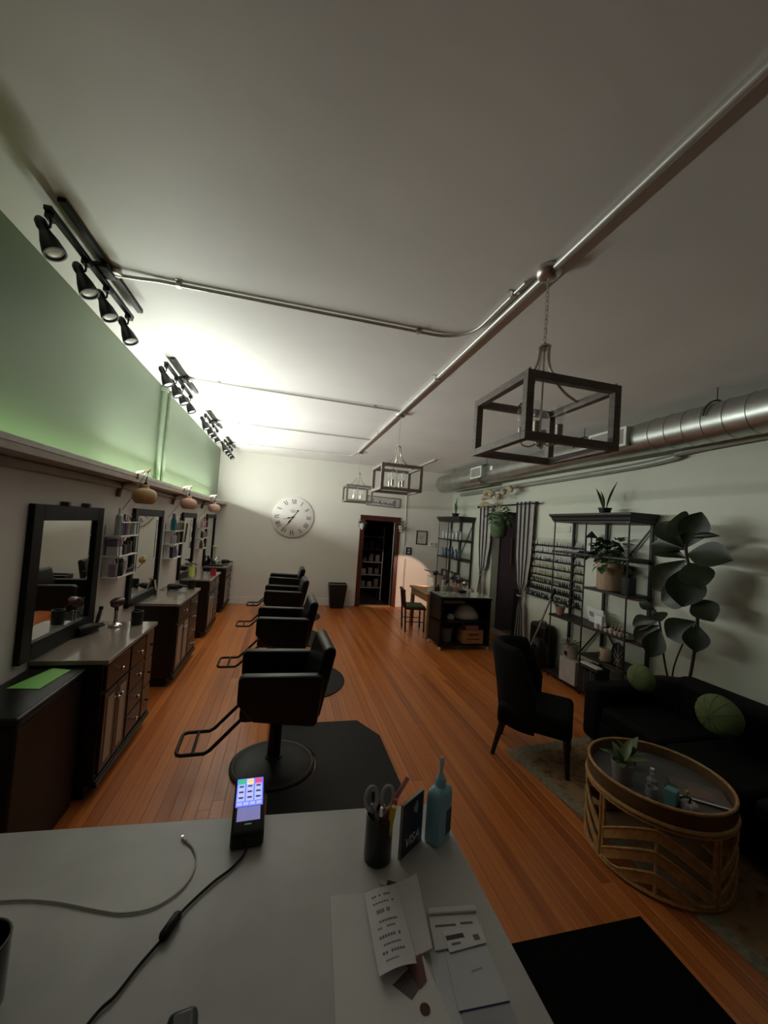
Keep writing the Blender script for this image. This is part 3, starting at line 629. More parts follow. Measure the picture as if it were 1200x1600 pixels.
# ------------------------------------------------------------------ white wall shelves between the mirrors with products
def wall_rack(y0, y1, label, zs=(1.27, 1.45, 1.62), top=1.735):
    t = thing('wall_shelf', label, 'shelf', (XL, y0, 0), 0, 'white three-tier wall shelves'); w = y1 - y0; D = .13
    for z in zs: MB().box(.002, D, 0, w, z - .012, z).build('tier', PLASTIC_W, t, bevel=.003)
    for y in (.006, w - .006):
        MB().tube([(D - .004, y, zs[0] - .01), (D - .004, y, top)], .0045, 8).build('post', CHROME, t)
        MB().tube([(.008, y, zs[0] - .01), (.008, y, top - .03)], .0045, 8).build('post', CHROME, t)
    MB().tube([(D - .004, .006, top), (D - .004, w - .006, top)], .0045, 8).build('top_rail', CHROME, t)
    return t
wall_rack(3.72, 4.14, 'white three-tier wall shelf crowded with bottles beside the nearest mirror')
wall_rack(5.40, 5.82, 'white three-tier wall shelf with a teal bottle, second from the counter')
wall_rack(7.18, 7.58, 'white three-tier wall shelf with a pink bottle, farthest from the counter')
def bottle(lab, loc, r, h, c, cap=(.02, .02, .02), kind='round', cat='bottle', name='product_bottle', group=None, capr=.45, caph=.22, rough=.35, rz=0):
    t = thing(name, lab, cat, loc, rz, group)
    m = mat('bottle_%.2f_%.2f_%.2f' % c, c, rough, var=.04); mc = mat('cap_%.2f_%.2f_%.2f' % cap, cap, .35, var=.04)
    hb = h * (1 - caph)
    if kind == 'round': MB().lathe([(0, 0), (r * .92, 0), (r, .004), (r, hb * .86), (r * .8, hb * .95), (r * capr, hb), (0, hb)], 16).build('body', m, t)
    elif kind == 'oval': MB().lathe([(0, 0), (r * .95, 0), (r * 1.05, hb * .3), (r * .95, hb * .75), (r * .6, hb * .95), (r * capr, hb), (0, hb)], 18, sx=1, sy=.6).build('body', m, t)
    elif kind == 'taper': MB().lathe([(0, 0), (r * .75, 0), (r, hb), (0, hb)], 16).build('body', m, t)
    else: MB().box(-r, r, -r * .7, r * .7, 0, hb).build('body', m, t, bevel=.004)
    if caph > 0:
        if kind == 'pump': pass
        MB().lathe([(0, hb), (r * capr, hb), (r * capr, h * .985), (r * capr * .8, h), (0, h)], 12).build('cap', mc, t)
    return t
def pump_top(t, z, c=(.02, .02, .02)):
    mc = mat('cap_%.2f_%.2f_%.2f' % c, c, .35, var=.04)
    MB().cyl((0, 0, z), (0, 0, z + .03), .004, n=8).box(-.01, .035, -.008, .008, z + .03, z + .042).build('pump', mc, t)
X1, X2 = XL + .04, XL + .09
g1 = 'products on the first wall shelf'
bottle('tall clear spray bottle on the first wall shelf, top tier', (X2, 3.765, 1.62), .028, .235, (.52, .55, .54), (.70, .70, .69), group=g1)
bottle('violet-blue slim bottle on the first wall shelf, top tier', (X2 + .005, 3.835, 1.62), .017, .17, (.12, .12, .34), (.05, .08, .09), group=g1)
bottle('dark navy slim bottle on the first wall shelf, top tier', (X2, 3.88, 1.62), .019, .185, (.02, .03, .06), (.02, .02, .02), group=g1)
bottle('copper pink bottle on the first wall shelf, top tier', (X2 + .008, 3.93, 1.62), .021, .18, (.58, .33, .26), (.72, .45, .45), group=g1)
bottle('dark teal bottle on the first wall shelf, top tier', (X2, 3.985, 1.62), .02, .165, (.03, .09, .10), (.02, .02, .02), group=g1)
pump_top(bottle('clear pump jar on the first wall shelf, top tier far end', (X2, 4.06, 1.62), .032, .15, (.42, .46, .46), (.02, .02, .02), 'box', group=g1), .15)
bottle('pale tub on the first wall shelf, top tier against the wall', (X1, 4.03, 1.62), .03, .12, (.60, .57, .56), (.60, .58, .58), capr=.98, group=g1)
for lab, y, x, s, c in (('white carton on the first wall shelf, middle tier', 3.78, X2 - .02, (.085, .10, .075), (.60, .58, .56)), ('purple carton on top of white carton, first wall shelf', 3.785, X2 - .025, (.08, .105, .06), (.17, .11, .20)), ('dark brown carton on the first wall shelf, middle tier', 3.90, X2 - .01, (.07, .06, .085), (.06, .035, .04))):
    o = MB().obox((0, 0, s[2] / 2), s).build('product_carton', mat('carton_' + lab[:9], c, .5), bevel=.003, loc=(x, y, 1.45 if 'on top' not in lab else 1.526)); tag(o, lab, 'carton', g1)
bottle('plum bottle on the first wall shelf, middle tier', (X2, 3.975, 1.45), .025, .13, (.10, .05, .06), (.08, .04, .05), 'oval', group=g1)
bottle('black carton-shaped bottle on the first wall shelf, middle tier far end', (X2 - .02, 4.06, 1.45), .03, .14, (.03, .03, .03), (.02, .02, .02), 'box', group=g1)
bottle('lilac bottle on the first wall shelf, bottom tier', (X2 - .01, 3.765, 1.27), .03, .14, (.35, .24, .33), (.62, .58, .60), 'box', group=g1)
bottle('black canister on the first wall shelf, bottom tier', (X2, 3.85, 1.27), .034, .145, (.02, .02, .02), (.02, .02, .02), capr=.97, group=g1)
bottle('white cone tub on the first wall shelf, bottom tier', (X2 + .005, 3.94, 1.27), .028, .12, (.60, .56, .55), (.60, .56, .55), 'taper', caph=0, group=g1)
o = MB().tube(smooth_path([(0, 0, .02), (.02, .05, .03), (.015, .12, .035), (.0, .19, .05)], 4), .017, 10).build('black_brush', BLACK, loc=(X2, 3.98, 1.272)); tag(o, 'black brush lying at the end of the first wall shelf', 'brush', g1)
t = thing('yellow_ball_ornament', 'yellow ball ornament with dark dots and white ears by the second mirror', 'ornament', (XL + .16, 4.20, 1.33))
YB_ = mat('yellow_ball', (.72, .45, .08), .5); MB().sphere((0, 0, .045), .034, 16).build('ball', YB_, t)
for dy in (-.02, .02):
    MB().sphere((.012, dy * 1.1, .078), .011, 10).build('ear', PLASTIC_W, t); MB().sphere((.024, dy * .9 - .012, .048), .006, 8).build('dot', BLACK, t)
MB().tube([(0, 0, .012), (-.03, .01, -.03), (-.10, .02, -.045)], .003, 6).build('wire_stalk', BLACK, t)
g2 = 'products on the second wall shelf'
bottle('teal tall bottle on the second wall shelf, top tier', (X2, 5.45, 1.62), .033, .20, (.02, .22, .27), (.03, .30, .36), 'oval', capr=.55, group=g2)
bottle('red bottle standing behind the teal one, second wall shelf', (X1 + .02, 5.54, 1.62), .032, .215, (.42, .03, .06), (.36, .02, .05), 'oval', capr=.6, group=g2)
bottle('small white-capped bottle on the second wall shelf, top tier', (X2 + .01, 5.55, 1.62), .018, .12, (.20, .20, .22), (.72, .70, .68), group=g2)
bottle('olive spray bottle on the second wall shelf, top tier', (X2, 5.63, 1.62), .024, .14, (.14, .15, .10), (.66, .64, .60), group=g2)
pump_top(bottle('bronze spray bottle on the second wall shelf, far end', (X2 + .01, 5.71, 1.62), .028, .17, (.20, .16, .11), (.03, .03, .03), group=g2), .17)
bottle('lilac grey bottle on the second wall shelf, middle tier', (X2, 5.45, 1.45), .025, .13, (.40, .36, .38), (.55, .50, .52), group=g2)
bottle('pale bottle with black cap on the second wall shelf, middle tier', (X2, 5.54, 1.45), .022, .14, (.45, .42, .42), (.02, .02, .02), group=g2)
bottle('dark bronze can on the second wall shelf, middle tier', (X2, 5.68, 1.45), .028, .15, (.13, .11, .09), (.10, .09, .07), group=g2, capr=.9)
bottle('dark slate cup on the second wall shelf, bottom tier', (X2, 5.48, 1.27), .036, .14, (.04, .05, .06), (.04, .05, .06), 'taper', caph=0, cat='cup', name='product_cup', group=g2)
bottle('purple bottle on the second wall shelf, bottom tier', (X2, 5.62, 1.27), .028, .145, (.22, .12, .22), (.18, .10, .18), 'oval', group=g2)
o = MB().lathe([(0, 0), (.011, 0), (.014, .03), (.013, .20), (.016, .25), (.010, .262), (0, .264)], 12).build('curling_wand', mat('bronze_wand', (.17, .14, .10), .4, .4), loc=(XL + .145, 5.83, 1.455)); o.rotation_euler = (.0, .06, 0); tag(o, 'long bronze curling wand hanging at the second wall shelf end', 'curling wand')
g3 = 'products on the farthest wall shelf'
bottle('pink bottle on the farthest wall shelf, top tier', (X2 + .005, 7.30, 1.62), .035, .19, (.66, .20, .27), (.05, .02, .03), 'oval', group=g3, caph=.12)
bottle('pale slim bottle on the farthest wall shelf, top tier', (X2, 7.22, 1.62), .022, .15, (.55, .50, .49), (.60, .56, .55), group=g3)
bottle('pale pink bottle behind others on the farthest wall shelf', (X1, 7.42, 1.62), .026, .16, (.60, .48, .46), (.6, .55, .53), group=g3)
bottle('copper tub on the farthest wall shelf, middle tier', (X2, 7.35, 1.45), .04, .10, (.36, .19, .14), (.36, .19, .14), 'box', caph=0, group=g3, cat='tub')
bottle('black bottle on the farthest wall shelf, middle tier', (X2, 7.23, 1.45), .02, .13, (.02, .02, .02), group=g3)
bottle('brown bottle on the farthest wall shelf, bottom tier', (X2, 7.23, 1.27), .03, .14, (.06, .04, .03), group=g3)
bottle('white bottle on the farthest wall shelf, bottom tier', (X2 + .01, 7.33, 1.27), .022, .11, (.66, .63, .61), (.66, .63, .61), group=g3)

# ------------------------------------------------------------------ things on the cabinets
def hair_dryer(lab, loc, rz, m, m2=BLACK, upright=False):
    t = thing('hair_dryer', lab, 'hair dryer', loc, rz)
    if upright: R = Matrix.Identity(3)
    MB().lathe([(0, 0), (.032, .002), (.040, .02), (.041, .08), (.036, .13), (.027, .165), (.024, .165)], 20, (-.09, 0, .044), Matrix.Rotation(PI / 2, 3, 'Y')).build('barrel', m, t)
    MB().lathe([(.024, 0), (.026, .012), (.024, .055), (.016, .06)], 16, (.075, 0, .044), Matrix.Rotation(PI / 2, 3, 'Y'), .6, 1.35).build('nozzle', m2, t)
    MB().tube(smooth_path([(-.055, 0, .044), (-.045, .06, .040), (-.03, .12, .028), (-.02, .155, .022)], 4), .017, 10).build('handle', m, t)
    MB().tube(smooth_path([(-.02, .155, .022), (-.08, .2, .006), (-.14, .12, .006), (-.12, .02, .006)], 5), .0035, 6).build('cord', BLACK, t)
    return t
def iron_holder(lab, loc, rz, m):
    t = thing('styling_tool', lab, 'styling tool', loc, rz)
    MB().lathe([(0, 0), (.046, 0), (.048, .012), (.040, .022), (.018, .032), (.013, .05), (.012, .11), (.016, .13), (0, .132)], 24).build('stand', CHROME, t)
    MB().tube([(0, 0, .11), (0, 0, .175)], [.013, .018], 12).lathe([(0, -.05), (.022, -.048), (.036, -.03), (.040, -.005), (.035, .03), (.026, .048), (.022, .055), (0, .055)], 20, (0, 0, .195), Matrix.Rotation(PI / 2 - .25, 3, 'Y')).build('head', m, t)
    return t
ROSE = mat('plum_chrome', (.16, .10, .11), .22, .8)
iron_holder('upright plum and chrome styling tool on the nearest cabinet', (-1.30, 3.68, .8805), .5, ROSE)
hair_dryer('black hair dryer lying at the wall end of the nearest cabinet', (-1.40, 3.44, .8805), 1.2, BLACK)
t = thing('flat_iron', 'black flat iron standing open on the nearest cabinet', 'flat iron', (-1.41, 3.60, .8805), .3)
MB().bar((0, 0, .012), (.02, .10, .14), .022, .018).build('plate_arm', BLACK, t, bevel=.004); MB().bar((0, .20, .012), (.02, .105, .14), .022, .018).build('plate_arm', BLACK, t, bevel=.004); MB().cyl((.005, .102, .143), (.035, .102, .143), .014, n=12).build('hinge', BLACK, t)
def cup(lab, loc, r, h, m, name='tool_cup', cat='cup'):
    t = thing(name, lab, cat, loc); MB().lathe([(0, 0), (r * .9, 0), (r, .006), (r * 1.02, h), (r * .9, h), (r * .85, .012), (0, .01)], 20).build('cup_wall', m, t); return t
DGREEN = mat('dark_bottle_green', (.010, .016, .014), .35)
cup('dark cup on the far front corner of the nearest cabinet', (-1.16, 3.74, .8805), .045, .115, DGREEN)
o = MB().tube(smooth_path([(0, 0, .006), (.03, .10, .05), (.05, .20, .10), (.03, .22, .12)], 4), .005, 8).build('white_cable_loop', PLASTIC_W, loc=(-1.33, 3.76, .8805)); 
bpy.data.objects.remove(o)
hair_dryer('black hair dryer lying on the second cabinet', (-1.28, 5.40, .8805), .6, BLACK)
t = thing('curling_iron', 'slim silver curling iron propped on the second cabinet', 'curling iron', (-1.40, 5.05, .8805), 0)
MB().tube([(0, 0, .05), (-.03, .03, .17)], [.012, .010], 10).build('barrel', CHROME, t); MB().tube([(.01, -.03, .008), (0, 0, .05)], .014, 10).build('grip', BLACK, t)
cup('dark green cup on the far front corner of the second cabinet', (-1.12, 5.52, .8805), .045, .105, DGREEN)
t = thing('disinfectant_jar', 'clear jar of yellow-green liquid on the third cabinet', 'jar', (-1.34, 6.52, .8805))
MB().lathe([(0, 0), (.055, 0), (.055, .012), (.05, .014), (.05, .21), (.046, .21), (.046, .016), (0, .016)], 24).build('glass_wall', glass('jar_glass', (.96, .98, .92), .05, .10), t)
MB().lathe([(0, .017), (.0455, .017), (.0455, .165), (0, .165)], 24).build('liquid', mat('yellow_green_liquid', (.66, .68, .02), .2, var=.12), t); MB().lathe([(0, .21), (.054, .21), (.054, .225), (.01, .23), (.008, .25), (0, .25)], 24).build('lid', CHROME, t)
pump_top(bottle('small dark spray bottle on the third cabinet by the wall', (-1.40, 7.05, .8805), .03, .10, (.05, .05, .05), (.02, .02, .02)), .10)
cup('red plastic cup on the front edge of the third cabinet', (-1.07, 6.78, .8805), .042, .105, mat('red_cup_plastic', (.50, .02, .05), .25), 'red_cup')
t = thing('black_tray', 'black tray on the near end of the far corner cabinet', 'tray', (-1.27, 8.12, .8805)); MB().box(-.15, .15, -.06, .10, 0, .02).build('tray_base', BLACK, t, bevel=.006)
t = thing('bud_vase', 'yellow flower in a small dark vase on the far corner cabinet', 'vase', (-1.33, 8.36, .8805))
MB().lathe([(0, 0), (.035, 0), (.045, .03), (.040, .06), (.022, .08), (.016, .078), (0, .05)], 16).build('vase', mat('dark_brown_glaze', (.05, .03, .02), .3), t)
MB().tube([(0, 0, .05), (.005, .0, .2), (.0, .0, .32)], .006, 6).build('stem', LEAF, t); MB().lathe([(0, .30), (.03, .315), (.045, .345), (.038, .37), (.015, .38), (0, .375)], 12).build('bloom', mat('pale_yellow_petal', (.68, .60, .26), .6), t)
t = thing('picture_frame', 'small green picture standing on the far corner cabinet', 'picture', (-1.40, 8.2, .8805), .5); MB().obox((0, 0, .09), (.012, .11, .18), (0, -.15, 0)).build('frame', BLACK, t); MB().obox((.008, 0, .09), (.004, .085, .15), (0, -.15, 0)).build('picture', mat('moss_print', (.20, .22, .08), .5), t)
hair_dryer('dark hair dryer on the far corner cabinet front', (-1.13, 8.55, .8805), .25, BLACK)
t = thing('styling_iron', 'looped chrome styling iron on the far corner cabinet', 'styling iron', (-1.29, 8.5, .8805)); MB().tube(smooth_path([(-.05, -.05, .008), (-.02, 0, .10), (.01, .03, .15), (.03, .05, .10), (.05, .08, .008)], 5), .009, 8).build('loop', CHROME, t)
ORD = ['nearest', 'second', 'third', 'fourth', 'fifth', 'sixth', 'seventh', 'eighth', 'ninth', 'tenth', 'farthest']
# ------------------------------------------------------------------ right side: open shelf units
IRON = mat('black_iron', (.007, .0065, .006), .5, .1)
DWOOD = mat('dark_shelf_wood', (.016, .012, .009), .5, var=.2, stretch=(3, 1, 3))
def shelf_unit(name, label, y0, y1, full, near):
    """open iron shelf unit; full: shelf heights over the whole width, near: heights over the near bay only"""
    t = thing(name, label, 'shelf unit', (XR - .365, y0, 0), 0, 'open iron shelf units on the right wall'); w = y1 - y0; D = .345
    b = MB(); e = .045
    prof = [(0, 2.085), (0, 2.10), (.3, 2.115), (.45, 2.14), (.85, 2.165), (1, 2.17), (1, 2.195)]
    vs = []
    for q, z in prof: k = q * e; vs += [(-k, -k, z), (D, -k, z), (D, w + k, z), (-k, w + k, z)]
    fs = [(3, 2, 1, 0)]
    for i in range(len(prof) - 1): fs += [(i * 4 + j, i * 4 + (j + 1) % 4, i * 4 + 4 + (j + 1) % 4, i * 4 + 4 + j) for j in range(4)]
    n = (len(prof) - 1) * 4; fs.append((n, n + 1, n + 2, n + 3)); b.add(vs, fs); b.build('cornice', DWOOD, t, smooth=0)
    m = w * .52
    for y in (.02, m, w - .02):
        MB().cyl((.015, y, 0), (.015, y, 2.09), .0085, n=8).build('post', IRON, t)
        MB().box(D - .035, D - .005, y - .016, y + .016, 0, 2.09).build('post', IRON, t)
    for z in full: MB().box(.0, D - .005, .0, w, z - .026, z).build('shelf', DWOOD, t, bevel=.003)
    for z in near: MB().box(.0, D - .005, .0, m, z - .026, z).build('shelf', DWOOD, t, bevel=.003)
    MB().box(.0, D - .005, 0, w, .05, .085).build('base_shelf', DWOOD, t, bevel=.003)
    for (ya, yb, za, zb) in ((.03, m * .95, 2.05, 1.35), (m * .95, .05, .80, .12), (m + .02, w - .04, .8, .15)):
        MB().bar((D - .012, ya, za), (D - .012, yb, zb), .012, .018).build('brace', IRON, t)
    return t
shelf_unit('shelf_unit', 'black open shelf unit with plants, nearer one on the right wall', 3.42, 4.66, (1.70, .84), (1.30, .50))
shelf_unit('shelf_unit', 'black open shelf unit of bottles in the far right corner', 7.66, 8.82, (1.69, 1.28, .84), ())
# potted snake plants on the cornices
BLADE = leaf_mesh('blade_leaf', .30, .045, .12, LEAF, 6, fold=.35)
BLADE_D = leaf_mesh('dark_blade_leaf', .30, .045, .12, LEAFD, 6, fold=.35)
def snake_plant(label, loc, s, blades, r=.075, h=.075):
    t = thing('snake_plant', label, 'potted plant', loc, 0, 'snake plants on the shelf units')
    MB().lathe([(0, 0), (r * .75, 0), (r * .92, h * .8), (r * 1.03, h * .82), (r * 1.03, h), (r * .9, h), (r * .85, h * .82), (0, h * .8)], 20).build('pot', BLACK, t)
    MB().lathe([(0, h * .84), (r * .86, h * .82)], 16).build('soil', SOIL, t)
    for (dx, dy, tilt, az, sc) in blades: obj('leaf', BLADE, t, (dx, dy, h * .8), (0, -PI / 2 + tilt, az), (sc * s, s, s))
snake_plant('snake plant in a black pot on top of the nearer shelf unit', (3.72, 3.92, 2.195), 1.0, [(0, -.02, .28, -1.2, 1.15), (0, .02, .12, 1.9, .75), (0, .03, .42, 1.5, 1.0)])
snake_plant('small snake plant on top of the far corner shelf unit', (3.68, 8.12, 2.195), 1.0, [(0, 0, .05, .4, 1.3), (.01, .02, .25, 1.5, .9), (0, -.02, .15, -1.4, .7)], .085, .08)

# things on the nearer unit
zA, zB, zC_, zD = 1.70, 1.30, .84, .50
XS = 3.74
t = thing('pothos_planter', 'trailing pothos in a round tan wooden planter on the nearer shelf unit', 'potted plant', (3.72, 3.80, zB))
MB().lathe([(0, 0), (.12, 0), (.132, .012), (.138, .10), (.138, .315), (.128, .315), (.125, .27), (0, .27)], 28).build('planter', mat('tan_planter', (.36, .25, .16), .6, var=.18, stretch=(12, 12, 1)), t)
MB().lathe([(0, .275), (.127, .27)], 20).build('soil', SOIL, t)
HEART = leaf_mesh('heart_leaf', .10, .085, .8, LEAFD, 5, tipp=.75)
bushy(t, (-.03, 0, .46), .22, 85, HEART, 1.1, .20, (.7, 1.25), seed=11)
for i in range(7):
    a = -2.4 + i * .75; MB().tube(smooth_path([(0, 0, .27), (.08 * math.cos(a), .08 * math.sin(a), .45), (.17 * math.cos(a), .20 * math.sin(a), .40 - .05 * (i % 3))], 4), .003, 5).build('vine', LEAFD, t)
t = thing('candle_lantern', 'small dark wire lantern on the nearer shelf unit, far bay', 'lantern', (3.80, 4.20, zA))
for x in (-.04, .04):
    for y in (-.04, .04): MB().box(x - .004, x + .004, y - .004, y + .004, 0, .20).build('rail', IRON, t)
MB().box(-.05, .05, -.05, .05, 0, .012).build('tray', IRON, t); MB().add([(-.055, -.055, .20), (.055, -.055, .20), (.055, .055, .20), (-.055, .055, .20), (0, 0, .29)], [(3, 2, 1, 0), (0, 1, 4), (1, 2, 4), (2, 3, 4), (3, 0, 4)]).build('roof', IRON, t); MB().cyl((0, 0, .012), (0, 0, .11), .03, n=14).build('candle', PLASTIC_W, t)
for i, (c, lab) in enumerate((((.20, .19, .18), 'grey magazine at the bottom of the pile on the nearer shelf unit'), ((.30, .28, .26), 'pale magazine at the top of the pile on the nearer shelf unit'))):
    o = MB().obox((0, 0, .007), (.20, .27, .014), (0, 0, .1 * i)).build('magazine', mat('magazine_%d' % i, c, .4), loc=(3.72, 4.36, zA + i * .0145)); tag(o, lab, 'magazine', 'magazines on the shelf')
t = thing('wooden_tray_box', 'low brown wooden crate on the nearer shelf unit beside the tan planter', 'crate', (3.80, 3.99, zB)); MB().box(-.06, .06, -.035, .035, 0, .10).build('crate_wall', mat('brown_crate', (.20, .12, .07), .6), t, bevel=.003)
t = thing('black_pot', 'square black pot with a small dark plant on the nearer shelf unit, near bay', 'potted plant', (3.68, 3.50, zB)); MB().box(-.05, .05, -.05, .05, 0, .19).build('pot', BLACK, t, bevel=.006)
for a in (0, 2.1, 4.2): obj('leaf', HEART, t, (0, 0, .19), (0, -.9, a), (.9, .9, .9))
t = thing('terracotta_pot', 'small terracotta pot with a dark plant on the nearer shelf unit, far end', 'potted plant', (3.68, 4.56, zC_)); MB().lathe([(0, 0), (.045, 0), (.058, .085), (.064, .087), (.064, .11), (.055, .11), (.05, .09), (0, .088)], 18).build('pot', mat('terracotta', (.42, .20, .15), .7), t)
bushy(t, (0, 0, .13), .07, 16, SMALL_LEAF, 1, 0, seed=21)
t = thing('photo_display', 'pale photo canvas propped on the nearer shelf unit middle shelf', 'picture', (3.80, 4.06, zC_), -.1); MB().obox((0, 0, .10), (.018, .30, .19), (0, -.25, 0)).build('canvas', PAPER, t, bevel=.002)
for (y, z, c) in ((.07, .11, (.35, .30, .27)), (-.05, .08, (.50, .42, .36)), (.0, .15, (.45, .43, .42))): MB().obox((-.012, y, z), (.004, .08, .06), (0, -.25, 0)).build('print_patch', mat('print_%.2f' % c[0], c, .6), t)
o = MB().box(-.02, .02, -.055, .055, 0, .15).build('white_card_box', PAPER, bevel=.002, loc=(3.66, 3.86, zC_)); tag(o, 'white card box standing before the photo canvas on the nearer shelf unit', 'box')
t = thing('willow_ornament', 'bent willow ornament on the nearer shelf unit middle shelf', 'ornament', (3.72, 3.68, zC_))
for i in range(4): MB().tube(smooth_path([(0, .09 - .05 * i, 0), (.01, .06 - .05 * i, .07), (0, .03 - .05 * i, .13 - .02 * i)], 4), .008, 7).build('willow_strand', mat('willow', (.38, .28, .20), .6), t)
rnd = random.Random(9); CC = [((.60, .57, .52), 'white'), ((.45, .33, .25), 'tan'), ((.52, .50, .46), 'cream'), ((.60, .42, .38), 'pink')]
for i in range(7):
    y = 3.46 + i * .066; c, cn = CC[i % 4]; h = rnd.uniform(.035, .06)
    o = MB().lathe([(0, 0), (.022, 0), (.026, h * .8), (.018, h), (0, h)], 12).build('small_candle', mat('candle_' + cn, c, .5), loc=(3.63, y, zC_)); tag(o, '%s small candle, %s in the row on the nearer shelf unit' % (cn, ORD[i]), 'candle', 'row of small candles')
t = thing('heart_mug', 'cream mug with a brown heart on the lower shelf of the nearer shelf unit', 'mug', (3.68, 3.76, zD)); MB().lathe([(0, 0), (.062, 0), (.070, .012), (.072, .13), (.066, .145), (.060, .14), (.058, .02), (0, .018)], 24).build('cup_wall', mat('cream_glaze', (.52, .43, .31), .4), t); MB().lathe([(0, 0), (.028, 0), (.028, .003), (0, .003)], 12, (-.066, .03, .07), Matrix.Rotation(-PI / 2, 3, 'Y')).build('heart_mark', mat('heart_brown', (.09, .035, .018), .5), t); MB().tube(arc((.0, -.072, .075), .035, -PI / 2, PI / 2 + .01, 8, 'xz'), .008, 8).build('handle', mat('cream_glaze', (.5, .4, .3), .4), t)
t = thing('arched_lantern', 'black arched lantern with crossed bars on the lower shelf of the nearer shelf unit', 'lantern', (3.66, 3.52, zD))
MB().prism([(-.075, 0), (.075, 0), (.075, .19), (.05, .25), (0, .275), (-.05, .25), (-.075, .19)], -.06, -.052, Matrix(((0, 0, 1, .0), (1, 0, 0, 0), (0, 1, 0, 0), (0, 0, 0, 1)))).build('back_panel', BLACK, t)
MB().tube([(-.06, -.075, 0), (-.06, -.075, .19), (-.06, -.05, .25), (-.06, 0, .275), (-.06, .05, .25), (-.06, .075, .19), (-.06, .075, 0)], .009, 6, closed=True).build('arch_frame', BLACK, t)
for (a, b_) in (((-.05, .03), (.05, .2)), ((.05, .03), (-.05, .2)), ((0, .0), (0, .26)), ((-.02, .03), (.06, .15)), ((.02, .03), (-.06, .15))): MB().tube([(-.063, a[0], a[1]), (-.063, b_[0], b_[1])], .0035, 5).build('cross_bar', mat('pale_bar', (.30, .30, .28), .5), t)
t = thing('succulent_pot', 'white pot with spiky succulent standing on a white carton', 'potted plant', (3.60, 4.22, .375)); MB().lathe([(0, 0), (.07, 0), (.085, .15), (.09, .17), (.08, .17), (.075, .15), (0, .14)], 20).build('pot', mat('white_glaze', (.50, .46, .44), .4), t); MB().box(-.088, -.082, -.02, .02, .04, .09).build('black_label', BLACK, t)
SPIKE = leaf_mesh('spike_leaf', .17, .028, 1.0, mat('grey_green_leaf', (.18, .20, .12), .5), 5)
for i in range(16): obj('leaf', SPIKE, t, (0, 0, .16), (0, -.35 - .5 * (i % 3) / 2, i * 2.4), (.9 + .2 * (i % 2),) * 3)
o = MB().box(-.10, .10, -.14, .14, 0, .288).build('white_carton', mat('white_carton_card', (.50, .46, .45), .6), bevel=.004, loc=(3.63, 4.20, .086)); tag(o, 'white carton on the base of the nearer shelf unit', 'carton')
t = thing('black_backpack', 'black backpack slumped on the floor at the shelf unit far end', 'bag', (3.58, 4.84, 0)); MB().sphere((0, 0, .23), .22, 20, .6, .62, 1.05).build('bag_body', LEATHER, t); MB().tube(smooth_path([(-.10, -.06, .38), (-.16, -.03, .22), (-.12, .0, .05)], 5), .014, 8).build('strap', BLACK, t)
t = thing('black_suitcase', 'tall black case standing against the right wall below the polish rack', 'case', (3.80, 5.06, 0)); MB().box(-.10, .10, -.19, .19, .0, .60).build('shell', BLACK, t, bevel=.05, seg=3); MB().tube([(0, -.07, .60), (0, -.07, .63), (0, .07, .63), (0, .07, .60)], .008, 6).build('handle', BLACK, t)
t = thing('floor_vacuum', 'silver-handled stick vacuum leaning across the shelf unit', 'vacuum', (3.42, 4.98, 0)); MB().tube([(.0, .0, .02), (.06, -.22, .55), (.12, -.40, 1.05)], .013, 10).build('wand', mat('grey_metal_tube', (.45, .45, .44), .35, .7), t); MB().obox((-.01, .03, .022), (.07, .20, .04), (0, 0, .6)).build('floor_head', BLACK, t, bevel=.01); MB().tube([(.12, -.40, 1.05), (.14, -.43, 1.13), (.13, -.46, 1.18)], [.016, .018, .014], 10).build('grip', BLACK, t)
for i in range(5):
    o = MB().box(-.10, .10, -.022, .022, 0, .27 - .012 * (i % 3)).build('black_binder', mat('binder_%d' % (i % 2), ((.014, .014, .014), (.03, .03, .035))[i % 2], .45), bevel=.003, loc=(3.64, 3.98 - i * .05, .086)); tag(o, 'dark binder, %s from the carton, on the base of the nearer shelf unit' % ('first', 'second', 'third', 'fourth', 'fifth')[i], 'binder', 'binders on the base shelf')
o = MB().box(-.09, .09, -.13, .13, 0, .04).build('black_case_box', mat('binder_1', (.03, .03, .035), .45), bevel=.004, loc=(3.65, 3.88, .357)); tag(o, 'flat black box lying on top of the binders', 'box')
o = MB().box(-.005, .07, -.13, .13, 0, .018).build('white_booklet', PAPER, loc=(3.56, 3.88, .3975)); tag(o, 'white booklet on the flat black box', 'booklet')

# things on the far corner unit
rnd = random.Random(31)
for row, (z, cols, lab) in enumerate(((1.69, [(.60, .60, .58), (.52, .50, .48), (.64, .64, .63), (.45, .46, .44)], 'white'), (1.28, [(.05, .09, .14), (.10, .14, .18), (.18, .22, .26), (.03, .04, .07)], 'blue'))):
    for i in range(11):
        y = 7.76 + i * .092; c = cols[i % 4]; h = rnd.uniform(.17, .24)
        w_ = ('shorter' if h < .205 else 'taller')
        t = bottle('%s %s bottle on the far corner shelf unit %s shelf, %s along' % (w_, lab, ('upper', 'lower')[row], ORD[i]), (3.66 + .05 * (i % 2), y, z), .030, h, c, (.5, .5, .48) if row == 0 else (.02, .02, .03), group='bottles on the far corner shelf unit')
for i in range(6):
    t = bottle('low jar on the third shelf of the far corner shelf unit, %s along' % ORD[i], (3.68, 7.8 + i * .17, .84), .045, .13, ((.45, .38, .33), (.06, .05, .05))[i % 2], (.03, .03, .03), capr=.95, group='jars on the far corner shelf unit', cat='jar', name='product_jar')

